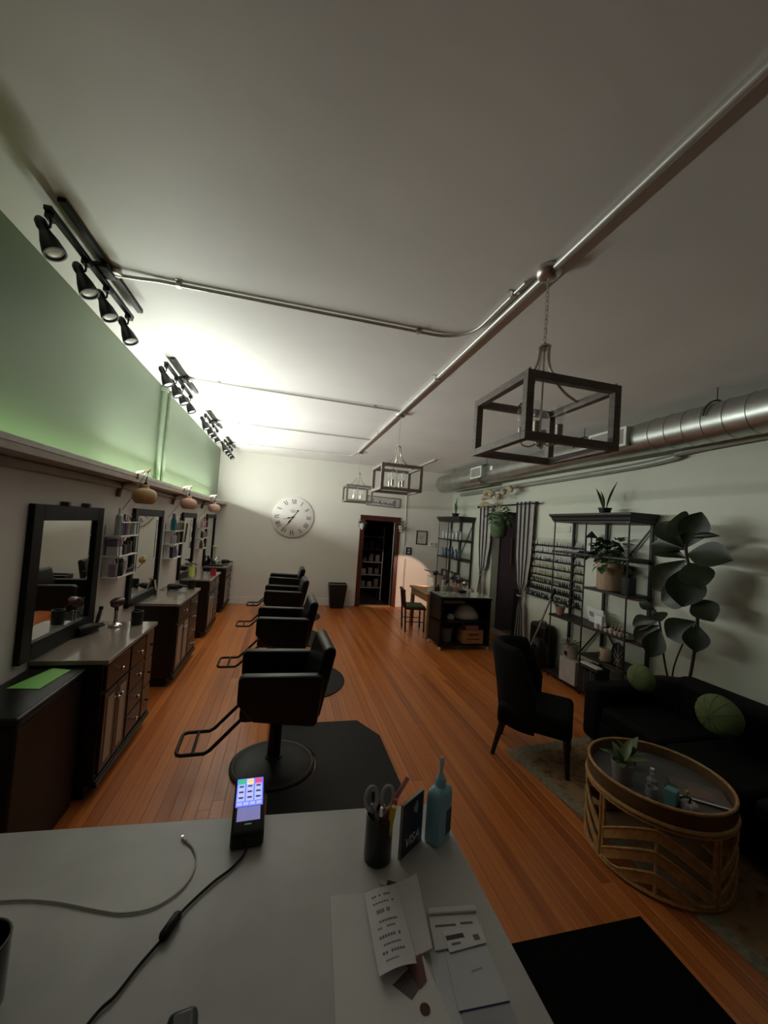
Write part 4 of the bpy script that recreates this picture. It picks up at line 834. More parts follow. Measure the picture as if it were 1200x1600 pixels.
# ------------------------------------------------------------------ nail polish rack
t = thing('polish_rack', 'black slatted wall rack filled with rows of nail polish', 'rack', (XR - .002, 4.46, 0))
ry0, ry1 = 0, 1.18; rz = [.945 + .1145 * i for i in range(8)]
for z in rz: MB().box(-.055, -.002, ry0, ry1, z - .012, z).box(-.057, -.052, ry0, ry1, z, z + .012).build('rack_ledge', BLACK, t)
MB().box(-.004, 0, ry0, ry1, .90, 1.86).build('back_board', mat('clear_back_board', (.50, .50, .42), .4), t)
RC = [[(.45, .42, .36), (.04, .04, .04), (.05, .04, .05)], [(.02, .02, .02), (.05, .03, .04), (.03, .03, .03)], [(.04, .04, .04), (.35, .25, .15), (.42, .40, .36)], [(.45, .40, .28), (.42, .38, .20), (.48, .44, .34)], [(.42, .38, .22), (.50, .45, .28), (.46, .42, .33)], [(.50, .47, .44), (.46, .44, .40), (.10, .08, .08)], [(.70, .69, .66), (.62, .60, .58), (.45, .40, .40)], [(.50, .49, .45), (.52, .50, .47), (.48, .47, .44)]]
RN = ['mixed', 'black', 'dark and tan', 'straw yellow', 'pale gold', 'pale grey', 'bright white', 'clear']
rnd = random.Random(5)
for r_i in range(8):
    ms = []
    for j, c in enumerate(RC[r_i]):
        b = MB(); b.lathe([(0, 0), (.014, 0), (.0145, .004), (.0145, .034), (.008, .040), (0, .040)], 8).lathe([(.0085, .038), (.007, .072), (0, .073)], 8); b.mi = [0] * (len(b.f) // 2) + [1] * (len(b.f) - len(b.f) // 2)
        ms.append(b.mesh('polish_bottle', [mat('polish_%d_%d' % (r_i, j), c, .25), BLACK if r_i in (0, 1, 2) else mat('polish_cap_%d' % r_i, tuple(min(1, x * 1.05) for x in c), .3)]))
    for i in range(25):
        if rnd.random() < .08: continue
        o = obj('nail_polish_bottle', ms[rnd.randrange(3)], None, (XR - .030 + rnd.uniform(-.004, .004), 4.50 + i * .0465 + rnd.uniform(-.006, .006), rz[r_i])); tag(o, '%s nail polish bottle in wall rack row %s from the bottom' % (RN[r_i], ('one', 'two', 'three', 'four', 'five', 'six', 'seven', 'eight')[r_i]), 'nail polish', 'nail polish bottles in the wall rack')
o = MB().box(-.012, 0, 0, .42, 0, .085).build('wall_plaque', mat('pale_plaque', (.60, .60, .52), .5), bevel=.003, loc=(XR - .001, 4.75, 1.965)); tag(o, 'narrow pale plaque on the right wall above the polish rack', 'plaque')

# ------------------------------------------------------------------ curtains
STW = mat('curtain_white', (.50, .47, .44), .85, bump=.3, bscale=300); STB = mat('curtain_black', (.012, .011, .012), .85)
def curtain(label, y0, y1, prof, nst, x=XR - .10):
    """prof: (z, centre, half width) from top to bottom; vertical stripes in two colours, pleated"""
    t = thing('curtain', label, 'curtain', (0, 0, 0), 0, 'striped curtains at the alcove'); nc = nst * 4; rows = []
    P = prof; K = []
    for i in range(len(P) - 1):
        for k in range(5): s = k / 5; s = s * s * (3 - 2 * s) if i else s; K.append(tuple(P[i][q] + (P[i + 1][q] - P[i][q]) * (k / 5 if q == 0 else s) for q in range(3)))
    K.append(P[-1]); b = MB(); vs = []
    for (z, c, hw) in K:
        am = .030 * (.5 + hw / P[0][2] * .5)
        for j in range(nc + 1):
            u = j / nc; vs.append((x + am * math.sin(u * nst * PI + .4), c + (u - .5) * 2 * hw, z))
    n1 = nc + 1; fs = []; mi = []
    for i in range(len(K) - 1):
        for j in range(nc): fs.append((i * n1 + j, i * n1 + j + 1, (i + 1) * n1 + j + 1, (i + 1) * n1 + j)); mi.append((j // 4) % 2)
    k = len(vs); vs += [(x_ + .004, y_, z_) for x_, y_, z_ in vs]; fs += [tuple(k + q for q in reversed(f)) for f in fs]; mi += mi
    b.v = vs; b.f = fs; b.mi = mi; b.build('fabric', [STW, STB], t, smooth=80)
    return t
c1 = curtain('black and white striped curtain tied back, nearer side of the alcove', 0, 0, [(2.44, 5.745, .235), (1.6, 5.74, .215), (1.15, 5.73, .15), (.92, 5.72, .045), (.84, 5.72, .04), (.62, 5.72, .10), (.02, 5.72, .17)], 8)
MB().tube([(XR - .145, 5.67, .885), (XR - .15, 5.72, .88), (XR - .145, 5.77, .885), (XR - .06, 5.775, .90), (XR - .06, 5.665, .90)], .008, 6, closed=True).build('tie_band', STW, c1)
c2 = curtain('black and white striped curtain tied back, far side of the alcove', 0, 0, [(2.44, 7.06, .22), (1.7, 7.05, .20), (1.25, 7.06, .13), (1.08, 7.10, .045), (1.0, 7.10, .04), (.7, 7.10, .10), (.02, 7.10, .15)], 6)
MB().tube([(XR - .145, 7.05, 1.045), (XR - .15, 7.1, 1.04), (XR - .145, 7.15, 1.045), (XR - .06, 7.15, 1.06), (XR - .06, 7.05, 1.06)], .008, 6, closed=True).build('tie_band', STW, c2)
t = thing('curtain_rod', 'black curtain rod above the alcove opening', 'curtain rod', (XR - .10, 0, 2.405)); MB().tube([(0, 5.42, 0), (0, 7.36, 0)], .012, 10).build('rod', BLACK, t)
for y in (5.42, 7.36): MB().sphere((0, y, 0), .028, 12).build('finial', BLACK, t)
for y in (5.48, 7.31): MB().box(-.008, .10, y - .008, y + .008, -.008, .008).build('bracket', BLACK, t)
# hanging planter with pampas
t = thing('hanging_planter', 'green hanging planter with dried pampas plumes between the curtains', 'planter', (3.72, 6.32, 1.80))
GP = mat('mossy_green_basket', (.075, .12, .055), .7, var=.3, scale=20, bump=.5, bscale=60)
MB().lathe([(0, 0), (.10, .01), (.135, .06), (.15, .18), (.15, .36), (.13, .47), (.12, .47), (.13, .36), (0, .34)], 24).build('basket', GP, t)
bushy(t, (0, -.03, .43), .26, 95, leaf_mesh('fern_leaf', .10, .04, 1.2, LEAF, 4), .9, .18, (.8, 1.4), seed=13)
PP = mat('pampas_plume', (.42, .34, .22), .9, var=.2, scale=30, bump=.8, bscale=120); rnd = random.Random(2)
for i, (dx, dy, dz) in enumerate(((-.12, .42, .36), (-.16, .30, .46), (-.05, -.40, .48), (-.12, -.28, .42), (-.15, .10, .40), (-.1, .52, .22), (-.12, -.12, .35))):
    p = smooth_path([(0, 0, .40), (dx * .4, dy * .35, .40 + dz * .8), (dx * .8, dy * .8, .40 + dz), (dx, dy * 1.1, .40 + dz * .85)], 5)
    n = len(p); MB().tube(p, [.004 + (.048 * math.sin(PI * max(0, (k / n - .35) / .65)) if k / n > .35 else 0) for k in range(n)], 8).build('plume', PP, t)
MB().tube([(0, -.12, .46), (0, 0, 1.0), (0, .12, .46)], .003, 5).build('hanging_cord', mat('jute', (.30, .22, .13), .9), t)
# things inside the alcove
o = MB().box(0, .55, 0, .70, 0, .85).build('alcove_cabinet', BLACK, bevel=.006, loc=(XR + .30, 5.86, .001)); tag(o, 'black cabinet inside the curtained alcove', 'cabinet')
t = thing('alcove_picture', 'reddish framed picture on the mauve alcove wall', 'picture', (XR + .62, OY1 + .015, 1.55)); RB = mat('red_brown_frame', (.16, .07, .06), .5)
MB().box(-.20, .20, -.025, 0, -.27, -.24).box(-.20, .20, -.025, 0, .24, .27).box(-.20, -.17, -.025, 0, -.24, .24).box(.17, .20, -.025, 0, -.24, .24).build('frame', RB, t); MB().box(-.17, .17, -.012, 0, -.24, .24).build('picture', mat('dusky_picture', (.12, .08, .08), .5), t); MB().sphere((.0, -.02, .06), .05, 12, 1, .3, 1).build('pale_motif', mat('pale_bloom', (.45, .38, .36), .6), t)
t = thing('stone_ornament', 'pale stone ornament standing on the alcove cabinet', 'ornament', (XR + .42, 6.05, .852)); 
for i, (x, y, r) in enumerate(((0, 0, .06), (.03, .1, .05), (.0, .06, .045))): MB().sphere((x, y, r + .02 * i), r, 12, 1, 1, .9).build('stone', mat('pale_stone', (.40, .40, .36), .7), t)

# ------------------------------------------------------------------ manicure corner: desk, chair, trolley
DW = mat('oak_desk', (.34, .19, .085), .42, var=.2, stretch=(4, 14, 4))
t = thing('wooden_desk', 'oak desk behind the black trolley in the far right corner', 'desk', (2.42, 6.28, 0))
MB().box(0, .95, 0, .98, .73, .765).build('desk_top', DW, t, bevel=.004)
MB().box(.03, .90, .03, .95, .62, .73).build('apron', DW, t)
for (x, y) in ((.03, .02), (.86, .02), (.03, .90), (.86, .90)): MB().box(x, x + .065, y, y + .065, 0, .62).build('leg', DW, t, bevel=.003)
MB().box(.46, .48, .09, .88, .05, .62).build('side_panel', DW, t)
CH = mat('dark_cherry_wood', (.040, .016, .011), .35, var=.2)
t = thing('desk_chair', 'dark wooden chair with green seat pulled up to the oak desk', 'chair', (2.42, 6.93, 0), -.12)
for y in (-.18, .18):
    MB().tube([(-.17, y, 0), (-.19, y, .42), (-.23, y, .74)], .017, 8).build('back_leg', CH, t); MB().tube([(.17, y, 0), (.16, y, .42)], .016, 8).build('front_leg', CH, t)
    MB().tube([(-.175, y, .18), (.165, y, .18)], .009, 6).build('stretcher', CH, t)
MB().box(-.20, .19, -.205, .205, .40, .43).build('seat_rail', CH, t, bevel=.005); MB().box(-.185, .18, -.19, .19, .43, .465).build('seat', mat('green_seat_pad', (.08, .10, .045), .7), t, bevel=.015)
MB().tube(smooth_path([(-.23, -.20, .73), (-.25, 0, .745), (-.23, .20, .73)], 5), .024, 8).build('top_rail', CH, t)
for y in (-.09, 0, .09): MB().bar((-.195, y, .43), (-.24, y, .72), .012, .03).build('back_slat', CH, t)
t = thing('rolling_trolley', 'black rolling trolley with glass top in front of the oak desk', 'trolley', (2.44, 5.70, 0))
for (x, y) in ((.02, .02), (.84, .02), (.02, .46), (.84, .46)):
    MB().box(x - .02, x + .02, y - .02, y + .02, .06, .82).build('post', BLACK, t); w = MB().cyl((x - .012, y, .03), (x + .012, y, .03), .03, n=14).build('caster', mat('caster_grey', (.45, .45, .45), .3), t)
MB().box(-.01, .87, -.01, .49, .79, .83).build('upper_deck', BLACK, t, bevel=.004)
MB().box(.02, .86, -.03, .47, .831, .841).build('glass_top', mat('pale_glass_top', (.40, .42, .38), .08, coat=.5), t)
MB().box(0, .86, 0, .48, .42, .45).build('middle_deck', BLACK, t, bevel=.004); MB().box(0, .86, 0, .48, .075, .10).build('lower_deck', BLACK, t, bevel=.004)
MB().box(.01, .85, .455, .47, .10, .79).build('back_panel', BLACK, t); MB().box(.0, .012, .02, .46, .10, .79).build('side_panel', BLACK, t); MB().box(.848, .86, .02, .46, .10, .79).build('side_panel', BLACK, t); MB().box(.04, .40, -.008, .0, .735, .775).build('drawer_front', mat('plum_drawer', (.09, .05, .06), .4), t)
t = thing('towel_bundle', 'white towel bundle heaped on the trolley middle deck', 'towel', (2.99, 5.92, .45))
b = MB(); b.lathe([(0, 0), (.20, 0), (.215, .03), (.20, .10), (.15, .17), (.09, .215), (.03, .235), (0, .235)], 20, (0, 0, 0), None, 1.0, .7); b.v = [(x + .06 * (z / .235) * -1 + .012 * math.sin(9 * y + 3), y + .01 * math.sin(11 * x), z * (1 + .06 * math.sin(7 * x))) for x, y, z in b.v]; b.build('cloth', mat('off_white_towel', (.52, .46, .42), .95, bump=.7, bscale=200), t, smooth=80)
t = thing('wooden_crate', 'tan wooden crate with hand slot on the trolley lower deck', 'crate', (3.03, 5.84, .1005)); CW = mat('tan_crate', (.44, .21, .09), .55, var=.15)
MB().box(-.17, .17, -.12, -.10, 0, .21).build('front_board', CW, t); MB().box(-.17, .17, .10, .12, 0, .21).build('back_board', CW, t)
for x in (-.17, .155): MB().box(x, x + .015, -.10, .10, 0, .21).build('side_board', CW, t)
MB().box(-.155, .155, -.10, .10, 0, .015).build('bottom_board', CW, t); MB().box(-.09, .09, -.123, -.12, .13, .155).build('hand_slot', mat('slot_dark', (.09, .035, .012), .7), t); MB().box(-.11, .11, -.123, -.12, .06, .075).build('lettering_band', mat('slot_dark', (.1, .04, .01), .7), t)
o = MB().box(-.11, .11, -.09, .09, 0, .07).build('crate_contents', mat('white_red_box', (.35, .20, .19), .5), bevel=.004, loc=(3.02, 5.84, .312)); tag(o, 'small dark red box sitting on top of the tan crate', 'box')
o = MB().lathe([(0, 0), (.10, 0), (.125, .22), (.115, .22), (.095, .02), (0, .02)], 20).build('grey_bin', mat('grey_green_bin', (.14, .16, .15), .5), loc=(2.62, 5.90, .1005)); tag(o, 'grey round bin on the trolley lower deck beside the crate', 'bin')
o = MB().lathe([(0, 0), (.05, .005), (.055, .05), (.03, .085), (0, .09)], 14, (0, 0, 0), None, 1.2, .8).build('white_slipper', mat('white_rag', (.45, .43, .42), .8), loc=(2.68, 5.86, .4505)); tag(o, 'small white cloth on the trolley middle deck left of the towel', 'cloth')
# on the desk and trolley top
zt = .7655
t = thing('acrylic_screen', 'clear acrylic screen standing on the oak desk corner', 'screen', (2.52, 6.42, zt)); MB().box(-.004, .004, -.16, .16, 0, .28).build('pane', CLEAR, t)
MB().box(-.006, .006, -.162, -.152, 0, .285).build('edge', mat('pale_edge', (.5, .5, .46), .3), t); MB().tube([(0, -.16, .285), (0, .16, .285)], .005, 6).build('edge', BRONZE, t)
t = thing('desk_lamp', 'black swing-arm desk lamp lit at the oak desk', 'desk lamp', (2.70, 6.62, zt))
MB().lathe([(0, 0), (.07, 0), (.072, .012), (.015, .02), (0, .02)], 20).build('base', BLACK, t); MB().tube([(0, 0, .015), (0, 0, .36)], .012, 8).build('upright', BLACK, t)
MB().tube([(0, 0, .33), (-.16, -.04, .36), (-.26, -.06, .385)], .008, 8).build('swing_arm', BRONZE, t)
R_ = Vector((-.25, .75, -.45)).normalized().to_track_quat('Z', 'Y').to_matrix()
hd = MB().lathe([(0, -.02), (.020, -.018), (.026, .0), (.045, .06), (.043, .06), (.024, .002)], 18, (.02, .03, .34), R_).build('lamp_shade', BLACK, t); MB().sphere((.012, .055, .325), .014, 12).build('bulb', mat('lit_bulb', (1, .85, .72), .4, emit=14, var=.01), t)
sp = bpy.data.lights.new('desk_lamp_light', 'SPOT'); sp.energy = 90; sp.color = (1.0, .66, .50); sp.spot_size = math.radians(44); sp.spot_blend = .2; sp.shadow_soft_size = .02
so = bpy.data.objects.new('desk_lamp_light', sp); link(so, t); so.location = (-.02, .14, .285); so.rotation_euler = Vector((.06, 2.0, -.60)).to_track_quat('-Z', 'Y').to_euler()
gD = 'small items on the oak desk'
for (lab, x, y, r, h, c, cap, kd) in (('black ball-topped bottle on the oak desk by the acrylic screen', 2.64, 6.36, .035, .16, (.02, .02, .02), (.02, .02, .02), 'round'), ('grey-green labelled box on the oak desk', 2.86, 6.44, .06, .17, (.26, .28, .25), (.25, .27, .24), 'box'), ('pink salt lamp shaped jar on the oak desk', 3.02, 6.50, .07, .17, (.50, .28, .22), (.5, .3, .24), 'round'),
     ('tall dark bottle on the oak desk behind the pink jar', 2.98, 6.80, .03, .27, (.05, .03, .03), (.02, .02, .02), 'round'), ('white pump bottle on the oak desk', 2.90, 6.74, .033, .25, (.55, .52, .50), (.03, .03, .03), 'round'), ('rosy bottle on the oak desk', 3.10, 6.72, .028, .20, (.45, .25, .21), (.05, .05, .05), 'round'), ('pale bottle on the oak desk beside the rosy one', 3.17, 6.66, .026, .19, (.48, .42, .38), (.02, .02, .02), 'round'),
     ('shiny small jar on the oak desk front', 3.17, 6.38, .045, .09, (.62, .60, .58), (.7, .7, .7), 'round'), ('round pale jar at the oak desk right end', 3.30, 6.42, .05, .11, (.50, .43, .40), (.45, .4, .38), 'round')):
    bottle(lab, (x, y, zt), r, h, c, cap, kd, name='desk_bottle', group=gD, cat='bottle')
t = thing('brush_holder', 'cup of dark brushes on the oak desk', 'brush cup', (3.06, 6.62, zt)); MB().lathe([(0, 0), (.035, 0), (.038, .10), (.034, .10), (.03, .01), (0, .01)], 16).build('cup_wall', mat('rose_cup', (.42, .24, .20), .4), t)
for i in range(7): a = i * .9; MB().tube([(.012 * math.cos(a), .012 * math.sin(a), .012), (.035 * math.cos(a), .035 * math.sin(a), .22), (.05 * math.cos(a), .05 * math.sin(a), .27)], [.004, .004, .012], 7).build('brush', BLACK, t)
o = MB().sphere((0, 0, .03), .05, 16, 1.7, 1, .6).build('dark_cushion', BLACK, loc=(2.93, 6.02, .8415)); tag(o, 'dark hand rest cushion on the trolley glass top', 'cushion')
t = thing('glass_globe', 'shiny glass globe ornament at the right end of the oak desk', 'ornament', (3.24, 6.56, zt)); MB().sphere((0, 0, .16), .05, 18).build('globe', CHROME, t); MB().lathe([(0, 0), (.04, 0), (.02, .03), (.012, .11), (0, .112)], 14).build('stand', BRONZE, t)
# ------------------------------------------------------------------ waiting area: rug, sofa, fig, armchair, rattan table
RUGM = bpy.data.materials.new('worn_oriental_rug'); RUGM.use_nodes = True
nt = RUGM.node_tree; N = nt.nodes.new; Lk = nt.links.new; bs = nt.nodes['Principled BSDF']; bs.inputs['Roughness'].default_value = .95; bs.inputs['Specular IOR Level'].default_value = .1
tc = N('ShaderNodeTexCoord'); vo = N('ShaderNodeTexVoronoi'); vo.inputs['Scale'].default_value = 9; nz = N('ShaderNodeTexNoise'); nz.inputs['Scale'].default_value = 22; nz.inputs['Detail'].default_value = 6
mx = N('ShaderNodeMath'); mx.operation = 'MULTIPLY_ADD'; mx.inputs[1].default_value = .6; rp = N('ShaderNodeValToRGB'); e = rp.color_ramp.elements
e[0].position = .25; e[0].color = (.10, .05, .024, 1); e[1].position = .85; e[1].color = (.34, .22, .12, 1); k = e.new(.55); k.color = (.21, .10, .045, 1)
Lk(tc.outputs['Object'], vo.inputs['Vector']); Lk(tc.outputs['Object'], nz.inputs['Vector']); Lk(vo.outputs['Distance'], mx.inputs[0]); Lk(nz.outputs['Fac'], mx.inputs[2]); Lk(mx.outputs[0], rp.inputs['Fac']); Lk(rp.outputs[0], bs.inputs['Base Color'])
t = thing('area_rug', 'worn brown patterned rug under the armchair and rattan table', 'rug', (1.985, 3.055, 0), math.radians(6.5))
MB().box(.09, 1.35, -2.35, -.09, 0, .008).build('rug_field', RUGM, t)
MB().box(0, .09, -2.44, 0, 0, .008).box(.09, 1.44, -.09, 0, 0, .008).box(1.35, 1.44, -2.44, -.09, 0, .008).box(.09, 1.35, -2.44, -2.35, 0, .008).build('rug_border', mat('rug_border_wool', (.25, .21, .14), .95, var=.35, scale=30), t)

SOFA = mat('black_upholstery', (.0035, .0035, .004), .8, spec=.2, bump=.3, bscale=250)
t = thing('black_sofa', 'long black sofa against the right wall with round green cushions', 'sofa', (2.72, .95, .0085))
MB().box(.04, .74, .04, 2.06, .10, .30).build('sofa_base', SOFA, t, bevel=.02)
for i in range(3): MB().box(.02, .60, .20 + i * .565, .755 + i * .565, .30, .44).build('seat_cushion', SOFA, t, bevel=.04, seg=3)
b = MB().box(.58, .78, .0, 1.72, .25, .76); b.build('sofa_back', SOFA, t, bevel=.07, seg=4)
MB().prism([(1.60, .25), (2.10, .25), (2.10, .58), (1.95, .66), (1.60, .755)], .58, .78, Matrix(((0, 0, 1, 0), (1, 0, 0, 0), (0, 1, 0, 0), (0, 0, 0, 1)))).build('sloped_back_end', SOFA, t, bevel=.04, seg=3)
for y in (0, 1.90): MB().box(.02, .76, y, y + .20, .10, .58).build('armrest', SOFA, t, bevel=.05, seg=3)
for x in (.07, .69):
    for y in (.08, 2.0): MB().cyl((x, y, 0), (x, y, .10), .018, .026, 10).build('foot', CHROME if x < .1 else BLACK, t)
GC = mat('green_velvet', (.15, .20, .075), .8, var=.1, bump=.2, bscale=200)
for (x, y, z, r, lab) in ((3.10, 2.78, .695, .125, 'round green cushion at the far end of the sofa'), (3.13, 2.17, .665, .155, 'round green cushion nearer on the sofa')):
    t = thing('round_cushion', lab, 'cushion', (x, y, z), 0, 'round green sofa cushions'); b = MB().sphere((0, 0, 0), r, 28, .62, 1.0, .92); b.build('cover', GC, t)
    b = MB()
    for i in range(6): a = i * PI / 6; b.tube([(-r * .625 * math.cos(u) * 1.0, r * 1.003 * math.sin(u) * math.cos(a), r * .925 * math.sin(u) * math.sin(a)) for u in [PI * (k / 16 - .5) for k in range(17)]], .0022, 5, cap=False)
    b.build('seam_piping', GC, t)
o = MB().lathe([(0, 0), (.05, 0), (.07, .07), (.06, .07), (0, .05)], 14).build('teal_pot', mat('dark_teal_glaze', (.02, .05, .055), .35), loc=(3.74, 2.52, .62)); bpy.data.objects.remove(o)

FIG = leaf_mesh('fig_leaf', 1.0, .62, .55, mat('fig_leaf_green', (.011, .020, .006), .42, var=.35, scale=3), 9, fold=.14, tipp=1.45)
def leaf_at(t, base, tip, w, me, up=(-.75, -.55, .35), roll=0, name='leaf'):
    B_, T_ = Vector(base), Vector(tip); x = (T_ - B_); L = x.length; x.normalize(); z = Vector(up); z = (z - x * z.dot(x)).normalized(); y = z.cross(x)
    M_ = Matrix(((x.x, y.x, z.x), (x.y, y.y, z.y), (x.z, y.z, z.z)))
    if roll: M_ = M_ @ Matrix.Rotation(roll, 3, 'X')
    o = bpy.data.objects.new(name, me); link(o, t); o.location = B_; o.rotation_euler = M_.to_euler(); o.scale = (L, w / .62, L); return o
t = thing('fiddle_leaf_fig', 'tall fiddle leaf fig with big dark leaves behind the sofa', 'potted plant', (3.66, 2.86, 0))
MB().lathe([(0, 0), (.12, 0), (.15, .30), (.155, .33), (.14, .33), (.13, .30), (0, .29)], 24).build('pot', mat('dark_teal_glaze', (.02, .05, .055), .35), t); MB().lathe([(0, .295), (.135, .29)], 20).build('soil', SOIL, t)
TRK = mat('fig_bark', (.03, .022, .015), .8)
MB().tube(smooth_path([(0, 0, .29), (.0, -.08, .75), (-.03, -.14, 1.25), (-.06, -.09, 1.6), (-.08, -.05, 1.86), (-.09, -.09, 2.1)], 5), .013, 8).build('trunk', TRK, t)
MB().tube(smooth_path([(0, .02, .29), (-.03, .14, .7), (-.05, .20, 1.1), (-.05, .26, 1.22)], 5), .009, 7).build('trunk', TRK, t)
MB().tube(smooth_path([(-.02, .0, .29), (-.03, .07, .65), (-.02, -.02, 1.0)], 5), .007, 7).build('trunk', TRK, t)
LV = [((-.08, -.05, 1.85), (-.16, .20, 2.13), .22), ((-.08, -.05, 1.86), (-.14, -.20, 2.17), .24), ((-.09, -.08, 2.02), (-.20, .02, 2.10), .30), ((-.08, -.05, 1.84), (-.20, .24, 1.90), .15), ((-.07, -.05, 1.76), (-.16, .28, 1.88), .17), ((-.08, -.07, 1.80), (-.18, -.44, 1.83), .25), ((-.08, -.05, 1.74), (-.22, .19, 1.42), .27), ((-.06, -.07, 1.72), (-.20, -.28, 1.57), .27), ((-.06, -.08, 1.70), (-.24, -.16, 1.36), .30), ((-.08, -.06, 1.95), (-.1, -.31, 2.0), .06), ((-.04, -.10, 1.48), (-.20, .10, 1.34), .24), ((-.04, -.12, 1.40), (-.15, -.34, 1.30), .22),
      ((-.05, .22, 1.12), (-.16, .46, 1.04), .16), ((-.05, .21, 1.08), (-.18, .40, .88), .17), ((-.05, .2, 1.05), (-.20, .16, .80), .2), ((-.03, -.12, 1.2), (-.18, .05, 1.02), .24), ((-.02, -.12, 1.18), (-.14, -.22, .98), .2), ((-.05, .24, 1.2), (-.15, .12, 1.18), .16), ((-.05, .26, 1.22), (-.14, .36, 1.28), .10)]
for b_, t_, w in LV: leaf_at(t, b_, t_, w, FIG)
for (dx, dy, h) in ((-.02, -.35, .36), (.02, -.22, .30)):
    pass

# dark armchair
t = thing('armchair', 'black barrel-back armchair turned towards the sofa', 'armchair', (2.19, 2.985, 0.0005), math.radians(-41))
MB().box(-.26, .31, -.27, .27, .285, .455).build('seat', SOFA, t, bevel=.045, seg=4)
b = MB(); n = 22; R0, R1 = .30, .215; rows = []
for i in range(n + 1):
    a = math.radians(82 + (278 - 82) * i / n); s = abs(i / n - .5) * 2; top = .93 - .02 * s ** 2 - .30 * max(0, s - .72) / .28
    lean = .07
    for (r, z, k) in ((R0 * .95, .27, 0), (R0, .55, .3), (R0 + .012, top - .03, 1), (R0 - .03, top, 1), (R1 + .03, top, 1), (R1 + .0, top - .03, 1), (R1, .55, .3), (R1, .30, 0)):
        b.v.append((r * math.cos(a) * .98 - lean * k * (1 if math.cos(a) < 0 else 0) * abs(math.cos(a)) - .0, r * math.sin(a) * .93, z))
for i in range(n):
    for j in range(8): b.f.append((i * 8 + j, i * 8 + (j + 1) % 8, (i + 1) * 8 + (j + 1) % 8, (i + 1) * 8 + j)); b.mi.append(0)
b.f.append(tuple(reversed(range(8)))); b.f.append(tuple(n * 8 + j for j in range(8))); b.mi += [0, 0]
b.build('backrest', SOFA, t, smooth=70)
for (x, y, dx, dy) in ((-.22, .17, -.07, .02), (-.22, -.17, -.07, -.02), (.27, .22, .02, .02), (.27, -.22, .02, -.02)):
    z0 = .009 if (x > 0) else .0
    MB().tube([(x + dx, y + dy, z0), (x, y, .30)], [.017, .028], 8).build('leg', mat('ebonised_leg', (.008, .007, .007), .4), t)

# rattan drum table with tray top
RAT = mat('rattan', (.52, .29, .11), .5, var=.25, scale=30, bump=.3, bscale=120); RATD = mat('dark_rattan_tray', (.15, .075, .035), .5, var=.2)
t = thing('rattan_table', 'round rattan drum table with leaf-pattern sides beside the sofa', 'side table', (2.295, 1.925, .0085)); RT, HT = .365, .425
def ring(r, z, tr, nm, m=RAT, n=48): MB().tube([(r * math.cos(2 * PI * i / n), r * math.sin(2 * PI * i / n), z) for i in range(n)], tr, 8, closed=True).build(nm, m, t)
MB().lathe([(0, HT - .02), (RT - .02, HT - .02), (RT - .015, HT), (0, HT)], 48).build('tray_floor', mat('grey_tray_floor', (.10, .095, .09), .4), t)
b = MB().lathe([(RT, HT - .03), (RT + .008, HT), (RT + .004, HT + .055), (RT - .008, HT + .055), (RT - .014, HT), (RT - .012, HT - .02)], 56); b.f = [f for f in b.f if len(f) == 4]; b.mi = [0] * len(b.f); b.build('tray_wall', RATD, t)
ring(RT + .006, HT - .035, .012, 'hoop'); ring(RT, HT + .057, .009, 'hoop'); ring(RT, .012, .011, 'hoop'); ring(RT + .004, HT - .058, .008, 'hoop')
NP = 4; PH = math.radians(222)
for i in range(NP):
    a0 = PH + i * 2 * PI / NP; half = PI / NP
    def cp(a, z, r=RT): return (r * math.cos(a), r * math.sin(a), z)
    MB().tube([cp(a0, .01), cp(a0, HT - .05)], .009, 8).build('centre_rib', RAT, t)
    for d_ in (-.035, .035): MB().tube([cp(a0 + half + d_, .01), cp(a0 + half + d_, HT - .05)], .010, 8).build('pole', RAT, t)
    for s in (-1, 1):
        for zt_ in (.345, .235, .125):
            b = MB(); vs = []
            for k in range(9):
                u = k / 8; a = a0 + s * u * half * .96; drop = .16 * u ** 1.35; zz = max(.03, zt_ - drop); wd = .058
                for (dr, dz) in ((.006, 0), (.006, -wd), (-.006, -wd), (-.006, 0)): vs.append(cp(a, max(.012, zz + dz), RT + dr))
            fs = []
            for k in range(8): fs += [(k * 4 + j, k * 4 + (j + 1) % 4, k * 4 + 4 + (j + 1) % 4, k * 4 + 4 + j) for j in range(4)]
            b.add(vs, fs); bd = b.build('woven_band', RAT, t)
            MB().tube([(v[0], v[1], v[2] + .003) for v in vs[0::4]], .006, 6).build('band_edge', RAT, bd)
zt = .4345
t = thing('table_plant', 'leafy plant in a grey-white pot on the rattan table', 'potted plant', (2.07, 1.955, zt)); MB().lathe([(0, 0), (.048, 0), (.062, .115), (.056, .115), (.05, .095), (0, .09)], 22).build('pot', mat('grey_white_glaze', (.40, .36, .35), .45), t); MB().lathe([(0, .095), (.053, .092)], 16).build('soil', SOIL, t)
PL = leaf_mesh('paddle_leaf', .13, .05, .5, mat('fresh_leaf', (.11, .16, .045), .45, var=.25), 6)
for (a, tl, s) in ((.3, -1.2, 1.2), (1.4, -.9, 1.0), (2.6, -.7, 1.1), (3.9, -.5, .9), (5.0, -.8, 1.0), (5.8, -.55, 1.2), (.9, -.35, 1.0), (3.1, -1.3, .8)): obj('leaf', PL, t, (0, 0, .10), (0, tl, a), (s, s, s))
t = thing('small_table_plant', 'small upright green plant behind the pot on the rattan table', 'potted plant', (2.25, 2.08, zt)); MB().lathe([(0, 0), (.035, 0), (.045, .06), (.04, .06), (0, .05)], 16).build('pot', mat('brown_pot', (.10, .06, .04), .5), t)
for (a, tl, s) in ((0, -1.35, 1.1), (2.2, -1.1, .9), (4.2, -1.2, 1.0), (5.5, -.8, .8)): obj('leaf', PL, t, (0, 0, .05), (0, tl, a), (s, s * 1.2, s))
